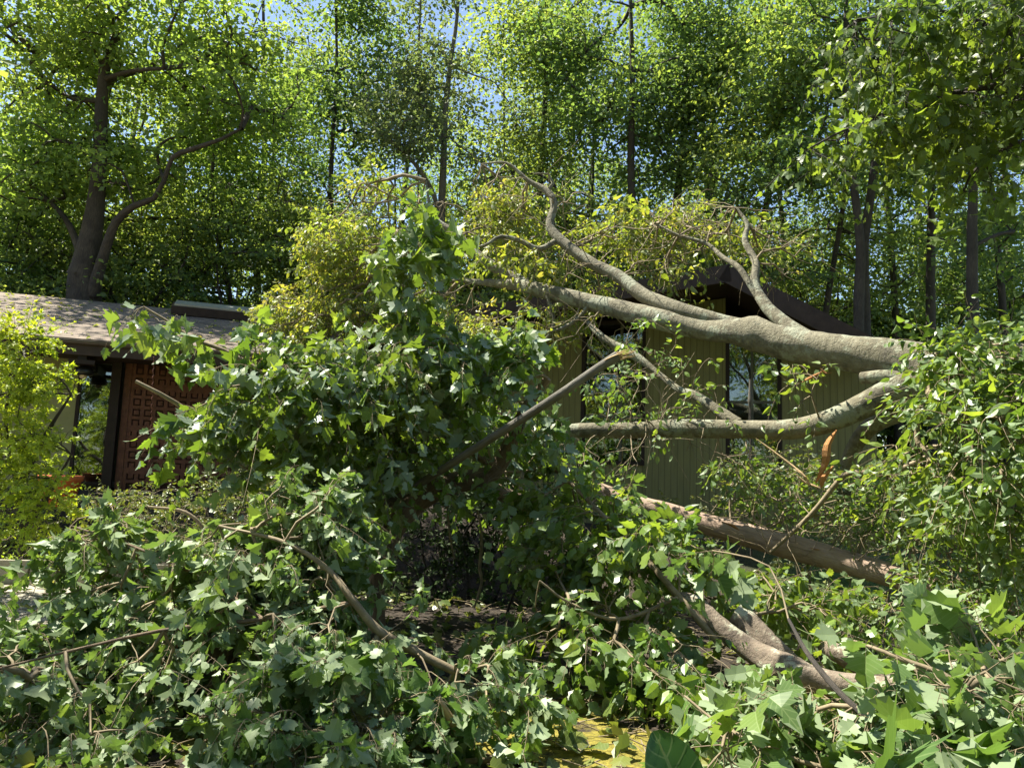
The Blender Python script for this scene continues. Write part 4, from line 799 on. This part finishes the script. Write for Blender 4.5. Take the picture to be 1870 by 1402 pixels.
# big near leaf
g = G(); put_leaves(g, 'ovate', np.array([P(1205, 1450, 1.35)]), np.array([unit(RGT*.35+UPV*.9+FWD*.2)]), np.array([UPV*.3-FWD*.9+RGT*.3]), np.array([.13]), np.array([.15]))
lf = thing('near_leaf', 'single large dark green leaf close to the lens at the bottom edge', 'leaf', P(1205, 1450, 1.35)); 
# refine that leaf: smooth oval blade on a stalk
V = []; F = []; a0 = P(1255, 1490, 1.5); yy = unit(RGT*-.25+UPV*.95+FWD*.12); zz = unit(-FWD*.75+UPV*.5+RGT*.2); zz = unit(zz-yy*np.dot(zz, yy)); xx = np.cross(yy, zz)
for i in range(13):
    t = i/12
    for j in range(7):
        s = (j-3)/3; wv = .062*math.sin(math.pi*min(1, t*.95+.03))**.6
        V.append(a0+yy*(.155*t)+xx*s*wv+zz*(abs(s)*.012-.05*t*t+.002*math.sin(t*38+abs(s)*6)))
F = [[i*7+j, i*7+j+1, (i+1)*7+j+1, (i+1)*7+j] for i in range(12) for j in range(6)]
UV = np.array([[[((q % 7)-3)/3*.3, (q//7)/12] for q in f] for f in F]); g = G(); g.add(V, F, np.full(len(F), .6), UV); build('blade', g, M['dim2'], lf)
g = G(); tube(g, [a0-yy*.12-np.array([0, 0, .05]), a0, a0+yy*.14+zz*-.035], [.003, .002, .001], 6, .02); build('stalk', g, M['petiole'], lf)
# ------------------------------------------------------------------ left yellow-green small tree
jm = thing('japanese_maple', 'small yellow green feathery tree at the left edge before the house', 'tree', P(40, 1000, 8.6))
b0 = P(40, 1010, 8.6); b0[2] = hgt(b0[0], b0[1])
g = G(); RJ = []
for pts in ([(40, 1010, 8.6), (30, 880, 8.6), (10, 760, 8.6), (40, 640, 8.6)], [(30, 900, 8.6), (80, 800, 8.5), (130, 720, 8.4)], [(30, 860, 8.6), (-60, 760, 8.6), (-110, 640, 8.6)], [(40, 960, 8.6), (90, 900, 8.5), (130, 830, 8.4)]):
    p = [P(*q) for q in pts]; r = np.linspace(.04, .01, len(p)); tube(g, p, r, 8, .1, .05); RJ.append(samp(p, r))
T = np.vstack([pell(*e) for e in [(10, 700, 50, 80, 8.4, .6, 140), (45, 615, 34, 30, 8.4, .35, 44), (85, 700, 45, 20, 8.3, .4, 40), (20, 830, 65, 70, 8.4, .6, 150), (85, 800, 30, 24, 8.2, .3, 24), (40, 930, 80, 40, 8.4, .5, 90), (85, 870, 30, 24, 8.2, .3, 22), (-100, 780, 80, 150, 8.6, .6, 100)]])
ch, dirs = grow(np.vstack(RJ), T, .4, .0028, .42, .02); wood(g, ch); gl = G()
sprigs(gl, g, None, T, unit(dirs+rng.normal(0, .3, T.shape)*[1, 1, .3]), .26, 22, 'star', .06, .2, .2, .25, .3, .0022)
build('trunk', g, M['dark'], jm); build('crown', gl, M['japan'], jm)
# pot
pc = P(105, 935, 10.4); pc[2] = 1.02
pt = thing('flower_pot', 'orange terracotta pot half hidden behind leaves below the tall window', 'pot', pc)
g = G(); ph = np.linspace(0, 2*math.pi, 24, endpoint=False); pr = [(0.01, 0), (.18, 0), (.25, .34), (.27, .34), (.28, .42), (.24, .42), (.22, .32), (.01, .32)]
V = [pc+np.array([r*math.cos(q), r*math.sin(q), z]) for r, z in pr for q in ph]; F = [[i*24+j, i*24+(j+1) % 24, (i+1)*24+(j+1) % 24, (i+1)*24+j] for i in range(len(pr)-1) for j in range(24)]
g.add(V, F, None, None, True); build('pot', g, M['terracotta'], pt)
# stump at lower left
st = thing('tree_stump', 'broken brown stump in the shade under the leaves at lower left', 'stump', P(350, 1420, 4.6)*[1, 1, 0]+[0, 0, .12])
bs = np.array(st.location); g = G(); tube(g, [bs-[0, 0, .05], bs+[0, 0, .2], bs+[.02, .03, .42]], [.26, .2, .17], 18, .05, .12); build('trunk', g, M['brown'], st)
for q in range(10):
    a_ = rng.uniform(0, 6.28); g = G(); s = bs+[.14*math.cos(a_), .14*math.sin(a_), .35]; tube(g, [s, s+[.01, 0, rng.uniform(.1, .28)]], [.03, .004], 5, .05, .1); build('splinter', g, M['wood'], st)
# garden pole between windows
gp_ = thing('bird_feeder_pole', 'thin garden pole with a pointed top standing before the right window', 'pole', (lambda q: (q[0], q[1], .7))(P(1371, 830, 10.2)))
b0 = np.array(gp_.location); tp = P(1372, 690, 10.2)
g = G(); tube(g, [b0, [b0[0], b0[1], tp[2]-.4]], [.016, .012], 8, .2); build('pole', g, M['dark'], gp_)
g = G(); c = np.array([b0[0], b0[1], tp[2]-.4]); tube(g, [c, c+[0, 0, .1], c+[0, 0, .25], c+[0, 0, .4]], [.012, .04, .025, .015], 8, .03); build('finial', g, M['grey'], gp_)
# ------------------------------------------------------------------ standing trees
def ctree(name, label, trunk, limbs, crown, nl, mat='forest', bark='dark', sig=.42, size=.12, kind='kite', bf=.35, rl=.012, group=None, tp=None):
    """trunk [(px,py,d,w)], limbs list of same, crown ellipsoids in pixels (px,py,rx,ry,d,dd,n)"""
    p, r = pline(trunk); base = p[0].copy(); base[2] = hgt(base[0], base[1]); p = np.vstack([base-[0, 0, .2], p]); r = np.concatenate([[r[0]*1.25], r])
    th = thing(name, label, 'tree', base, group); g = G(); tube(g, p, r, 12, .4, .05, True); S = [samp(p[2:], r[2:], .8)]
    for l in limbs: q, rr = pline(l); tube(g, q, rr, 9, .25, .06); S.append(samp(q, rr, .5))
    T = clumpy(np.vstack([pell(*e) for e in crown])); ch, dirs = grow(np.vstack(S), T, bf, rl, .45, .09); wood(g, ch, sides=5)
    gl = G(); clumps(gl, T, nl, sig, kind, size); build('trunk', g, M[bark], th); build('crown', gl, M[mat], th); return th
ctree('oak_tree', 'massive spreading oak with a thick grey trunk behind the left roof', [(152, 570, 17, 62), (154, 500, 17, 50), (168, 420, 17, 36), (180, 330, 17, 27), (185, 220, 17, 22), (190, 130, 17, 19), (215, 60, 17, 14), (240, -60, 17, 14), (250, -220, 17, 8)],
      [[(168, 540, 16.9, 24), (190, 465, 16.8, 18), (212, 405, 16.6, 15), (245, 376, 16.5, 12), (282, 362, 16.4, 10), (300, 330, 16.3, 9), (315, 288, 16.2, 8), (352, 272, 16.1, 9), (405, 254, 16, 7), (440, 235, 16, 5)],
       [(185, 160, 17, 16), (220, 138, 17.2, 12), (260, 128, 17.4, 9), (330, 90, 17.5, 7)], [(190, 145, 17, 10), (240, 130, 16.5, 8), (300, 125, 16, 6)], [(182, 300, 17, 10), (140, 265, 17, 8), (100, 255, 16.8, 6)],
       [(182, 185, 17, 10), (120, 175, 17.3, 8), (60, 120, 17.5, 6)], [(150, 470, 17, 16), (120, 400, 17.3, 10), (60, 340, 17.6, 7)]],
      [(80, 60, 150, 120, 17, 2.2, 120), (260, 60, 150, 120, 17.6, 2.2, 130), (420, 110, 130, 110, 16.4, 2.0, 120), (120, 240, 160, 90, 17.8, 1.2, 90), (330, 210, 130, 80, 17.6, 1.2, 80), (500, 160, 80, 90, 16.2, 1.6, 60), (60, 330, 110, 60, 17, 1.8, 40), (250, 310, 100, 40, 17.4, 1.5, 30), (200, -160, 400, 120, 17, 3, 140)], 58, 'oakl', 'oakbark', .42, .13, rl=.014)
ctree('maple_tree', 'sparse olive leaved tree with a pale forked stem and bare top', [(808, 600, 19, 17), (806, 400, 19, 14), (810, 300, 19, 12), (812, 220, 19, 11), (822, 120, 19, 9), (835, 30, 19, 6), (840, -60, 19, 4)],
      [[(808, 260, 19, 9), (790, 220, 19, 7), (770, 170, 19, 6), (765, 90, 19, 5), (768, 10, 19, 4), (770, -60, 19, 3)], [(805, 400, 19, 9), (785, 340, 18.6, 8), (740, 280, 18.2, 6), (690, 240, 18, 5)]],
      [(800, 130, 110, 90, 19, 1.6, 80), (740, 230, 100, 80, 18.6, 1.6, 70), (900, 240, 90, 90, 19, 1.6, 70), (860, 60, 60, 60, 19, 1.2, 26), (768, 30, 45, 60, 19, .8, 14), (836, -10, 55, 50, 19, 1, 26)], 60, 'olive', 'grey', .36, .11, rl=.009)
specs = [  # px base, top px, d, width px, crown list, label, mat
 ('maple_tree', 'slim dark stemmed tree just left of the sparse pale tree', 600, 612, 20, 12, [(590, 230, 110, 130, 20, 1.8, 120), (640, 80, 90, 100, 20, 1.6, 90), (600, -20, 80, 70, 20, 1.4, 50)], 'forest'),
 ('maple_tree', 'tall dark tree with clustered stems above the gable', 1158, 1150, 20, 19, [(1160, 200, 120, 150, 20, 2, 170), (1080, 90, 100, 110, 20.5, 2, 100), (1240, 60, 110, 110, 20, 2, 100), (1150, -60, 140, 60, 20, 2, 50)], 'forest'),
 ('maple_tree', 'tall tree of thin parallel stems right of the clustered stems', 1225, 1260, 21.5, 18, [(1230, 260, 80, 140, 21.5, 2, 100), (1280, 120, 80, 120, 21, 2, 80)], 'forest'),
 ('maple_tree', 'green tree behind the upright forked limb, narrow dark stem', 1388, 1430, 19, 15, [(1400, 150, 110, 130, 19, 2, 130), (1360, 290, 80, 70, 19, 1.5, 50)], 'oak'),
 ('maple_tree', 'left one of the two close dark trunks right of the gable', 1568, 1546, 16.5, 19, [(1490, 130, 110, 110, 17.5, 1.2, 100), (1470, 290, 60, 60, 17.2, 1.2, 34), (1520, -30, 160, 90, 16.5, 2, 70)], 'forest'),
 ('maple_tree', 'right one of the two close dark trunks right of the gable', 1580, 1604, 16.8, 20, [(1630, 130, 110, 110, 17.8, 1.0, 80), (1655, 320, 50, 60, 17.8, 1.0, 24), (1680, -30, 160, 90, 16.5, 2, 70)], 'forest'),
 ('maple_tree', 'dark trunk with side branches between the pair and the right tree', 1700, 1698, 18.5, 17, [(1700, 400, 80, 60, 20, 1.2, 36), (1720, 200, 90, 120, 18.5, 2, 80)], 'forest'),
 ('maple_tree', 'straight reddish dark trunk near the right edge of the wood', 1778, 1770, 15, 21, [(1800, 180, 110, 120, 15, 1.8, 90), (1840, 420, 40, 60, 16, 1.0, 16)], 'forest'),
 ('maple_tree', 'leafy tree filling the sky left of the clustered stems', 985, 1000, 22, 16, [(980, 150, 120, 130, 22, 2, 140), (960, 290, 100, 60, 22, 2, 60), (1020, 20, 110, 80, 22, 2, 60)], 'oak'),
 ('maple_tree', 'shaded tree with a thin straight trunk right of the oak', 335, 330, 22, 14, [(400, 330, 130, 90, 22, 2, 110), (500, 300, 100, 100, 22, 2, 90)], 'forest'),
 ('maple_tree', 'shaded thin trunk left of the oak at the edge of the photo', 78, 70, 22, 16, [(40, 400, 110, 90, 22, 2, 110), (120, 450, 80, 60, 22, 1.5, 50)], 'forest'),
 ('maple_tree', 'bushy tree standing in front of the sky gap left of centre', 470, 480, 24, 14, [(520, 120, 70, 110, 24, 1.6, 60), (640, 60, 60, 60, 24, 1.4, 30)], 'oak')]
for nm, lb, pb_, ptop, d, wpx, cr, mt in specs:
    mid = (pb_+ptop)/2+rng.uniform(-8, 8)
    ctree(nm, lb, [(pb_, 600, d, wpx), (pb_+rng.uniform(-4, 4), 450, d, wpx*.85), (mid, 300, d, wpx*.7), (mid*.4+ptop*.6+rng.uniform(-6, 6), 130, d, wpx*.5), (ptop, -40, d, wpx*.3), (ptop, -160, d, wpx*.12)], [], cr, 68, mt, 'dark', .46, .125, rl=.011, group='trees of the wood behind the house')
# prototypes for far trees and saplings
def proto(name, label, H, r0, cb, cr, nt_, nl, mat, sig, size, group, bark='dark'):
    th = thing(name, label, 'tree', (0, 0, 0), group); g = G()
    p = np.array([[0, 0, -.3], [rng.normal(0, .15), rng.normal(0, .15), H*.3], [rng.normal(0, .4), rng.normal(0, .4), H*.6], [rng.normal(0, .5), rng.normal(0, .5), H*.97]]); r = np.array([r0*1.2, r0*.8, r0*.5, r0*.1])
    tube(g, p, r, 9, .6, .05); T = clumpy(ell(nt_, (0, 0, (H+cb)/2), (cr, cr, (H-cb)/2), .25)); S = samp(p, r, .7); S = S[S[:, 2] > cb*.8]
    ch, _ = grow(S, T, .35, .013, .45, .1); wood(g, ch, sides=4); gl = G(); clumps(gl, T, nl, sig, 'kite', size)
    build('trunk', g, M[bark], th); build('crown', gl, M[mat], th); return th
def dup(root, loc, rz, sc, label=None):
    r = root.copy(); SC.collection.objects.link(r); r.location = loc; r.rotation_euler = (0, 0, rz); r.scale = (sc, sc, sc)
    if label: r['label'] = label
    for ch in list(root.children):
        c = ch.copy(); SC.collection.objects.link(c); c.parent = r
    return r
FG = 'far trees of the wood'
PR = [proto('forest_tree', 'tall leafy green tree deep in the wood behind the house', 20, .24, 2.5, 3.4, 165, 75, m_, .5, .16, FG) for m_ in ('forest', 'oak', 'forest')]
SG = 'saplings at the edge of the wood'
PS = [proto('sapling', 'leafy green sapling in the undergrowth behind the house', 8, .06, .4, 2.1, 260, 75, m_, .32, .115, SG) for m_ in ('forest', 'oak')]
PT = [proto('slim_tree', 'slender thin stemmed tree with layered light boughs in the wood', 17, .11, 2.0, 2.4, 140, 75, m_, .5, .13, 'slender trees of the wood') for m_ in ('oak', 'forest')]
for i, (px, d) in enumerate([(60, 20), (270, 21), (420, 19.5), (540, 23), (690, 22), (760, 25), (900, 21), (1060, 23), (1120, 24.5), (1300, 21), (1340, 24), (1450, 22), (1500, 19), (1640, 21), (1740, 22), (1840, 19), (1920, 22)]):
    q = P(px, 800, d); sc = rng.uniform(.8, 1.15)*(.8 if 520 < px < 800 else 1)
    if i < 2: PT[i].location = (q[0], q[1], .9); PT[i].scale = (sc,)*3
    else: dup(PT[i % 2], (q[0], q[1], .9), rng.uniform(0, 6.28), sc)
pos = []
for d, n, off in ((28, 8, .3), (35, 9, .8), (44, 10, .5)):
    for i in range(n):
        px = -150+(i+off+rng.uniform(-.2, .2))*2200/n
        q = P(px, 800, d); pos.append((q[0], q[1]+rng.uniform(-2, 2)))
for i, (x, y) in enumerate(pos):
    z = float(hgt(x, y)); sc = rng.uniform(.85, 1.15); pxx = 935+x/y*FPX
    if 480 < pxx < 760: sc *= .78
    if i < 3: PR[i].location = (x, y, z); PR[i].scale = (sc,)*3
    else: dup(PR[i % 3], (x, y, z), rng.uniform(0, 6.28), sc)
spos = []
for d, n in ((15.5, 10), (19, 12), (24, 13)):
    for i in range(n):
        px = -120+(i+rng.uniform(.1, .9))*2150/n
        if d < 20 and px > 1450: d2 = 21.5+rng.uniform(0, 2)
        elif d < 16 and (500 < px < 1650): d2 = 20.5
        elif d < 16 and px < 560: d2 = 19.0
        else: d2 = d
        q = P(px, 800, d2); spos.append((q[0], q[1]))
ORD = ['leftmost', 'second', 'third', 'fourth', 'fifth', 'sixth', 'seventh', 'eighth', 'ninth', 'tenth', 'eleventh', 'twelfth', 'thirteenth', 'fourteenth', 'fifteenth', 'sixteenth', 'seventeenth', 'eighteenth', 'nineteenth', 'twentieth']
def olab(pre, rank): return pre+', '+('leftmost of them' if rank == 0 else ORD[rank]+' from the left')
for i, (x, y) in enumerate(spos):
    z = float(hgt(x, y)); sc = rng.uniform(.8, 1.25)
    if i < 2: PS[i].location = (x, y, z); PS[i].scale = (sc,)*3
    else: dup(PS[i % 2], (x, y, z), rng.uniform(0, 6.28), sc)
cp = lambda o: o.location[0]/max(o.location[1], .1)
al = [o for o in bpy.data.objects if o.parent is None and 'label' in o.keys()]
for key, rows in (('sapling', [('low leafy sapling in the nearest row of undergrowth', 0, 19.8), ('leafy sapling in the middle rows of undergrowth', 19.8, 22.2), ('sapling in the farthest row of undergrowth', 22.2, 99)]),
                  ('forest_tree', [('full crowned forest tree of the nearer row', 0, 31.5), ('forest tree in the middle distance of the wood', 31.5, 39.5), ('distant forest tree at the back of the wood', 39.5, 99)]),
                  ('slim_tree', [('slender thin stemmed tree standing nearer in the wood', 0, 21.5), ('slender thin stemmed tree standing farther in the wood', 21.5, 99)])):
    for pre, y0, y1 in rows:
        L_ = sorted([o for o in al if o.name.split('.')[0] == key and o.location[1] > 9 and y0 <= o.location[1] < y1], key=cp)
        for r_, o in enumerate(L_): o['label'] = olab(pre, min(r_, 19))
dup(PR[1], (-6.3, 3.2, 0), 1.0, .85, 'leafy green tree added unseen beyond the left edge for shade')  # out-of-view tree, added to throw shade over the lower left
# trees behind the photographer, seen mirrored in the panes
for x, y in ((-9, -12), (-3, -15), (3, -13), (9, -11), (-15, -6)):
    dup(PR[(int(x) % 3)], (x, y, 0), rng.uniform(0, 6.28), rng.uniform(.85, 1.1), 'leafy green tree behind the photographer, '+{-9: 'second', -3: 'third', 3: 'fourth', 9: 'fifth', -15: 'first'}[x]+' from the left')
for i in range(12): dup(PS[i % 2], (-11+i*2+rng.uniform(-.5, .5), -7+rng.uniform(-1, 1), 0), rng.uniform(0, 6.28), rng.uniform(1, 1.3), olab('leafy sapling standing behind the photographer', i))
# far wood mass
g = G(); n = 45000; x = rng.uniform(-60, 60, n); y = rng.uniform(48, 60, n); z = 1+rng.random(n)**1.3*10
put_leaves(g, 'kite', np.stack([x, y, z], -1), rng.normal(size=(n, 3)), np.array([0, 0, .6])+rng.normal(0, .6, (n, 3)), rng.uniform(.3, .6, n))
o = build('far_wood', g, M['forest']); o['kind'] = 'stuff'; o['label'] = 'continuous far woodland closing the view behind the trees'; o['category'] = 'woodland'
# overhanging maple, upper right, trunk just outside the frame
om = thing('maple_tree', 'near maple hanging its sunlit lobed leaves into the upper right corner', 'tree', (5.6, 6.4, .1))
g = G(); tr = np.array([[5.9, 6.4, -.1], [5.85, 6.4, 1.5], [5.7, 6.4, 3.5], [5.6, 6.3, 5.5], [5.4, 6.2, 8]]); tube(g, tr, [.22, .17, .15, .12, .06], 14, .1, .06)
RO = [samp(tr[2:], [1, 1, 1])]
for pts in ([(2000, 60, 6.3, 22), (1860, 60, 6.3, 14), (1700, 20, 6.3, 9), (1560, 40, 6.2, 5)], [(2020, 160, 6.3, 22), (1880, 145, 6.2, 14), (1700, 180, 6.2, 9), (1560, 230, 6.1, 5), (1480, 270, 6.1, 3)], [(2030, 260, 6.3, 18), (1900, 260, 6.3, 12), (1790, 300, 6.2, 6), (1760, 350, 6.2, 4)]):
    p, r = pline(pts); p[0] = tr[3]*.4+tr[2]*.6 if pts[0][1] > 200 else tr[3]; tube(g, p, r, 9, .1, .05); RO.append(samp(p, r))
T = np.vstack([pell(*e) for e in [(1760, 60, 110, 70, 6.2, .9, 130), (1620, 90, 80, 60, 6.2, .6, 60), (1800, 190, 90, 60, 6.2, .8, 80), (1660, 220, 80, 40, 6.1, .5, 44), (1560, 240, 60, 26, 6.1, .3, 20), (1490, 290, 30, 20, 6.1, .2, 8), (1800, 320, 60, 50, 6.2, .5, 30), (1570, 50, 40, 24, 6.2, .3, 12), (1850, 120, 60, 160, 6.4, .8, 90), (1950, 0, 120, 250, 6.6, 1, 100)]])
ch, dirs = grow(np.vstack(RO), T, .4, .003, .42, .025); wood(g, ch); gl, gp2 = G(), G()
sprigs(gl, g, g, T, unit(dirs+rng.normal(0, .35, T.shape)), .34, 9, 'maple', .088, .6, .2, 1.1, .6, .003)
build('trunk', g, M['dark'], om); build('crown', gl, M['near'], om)
print('objects', len(bpy.data.objects), 'faces', sum(len(m.polygons) for m in bpy.data.meshes))
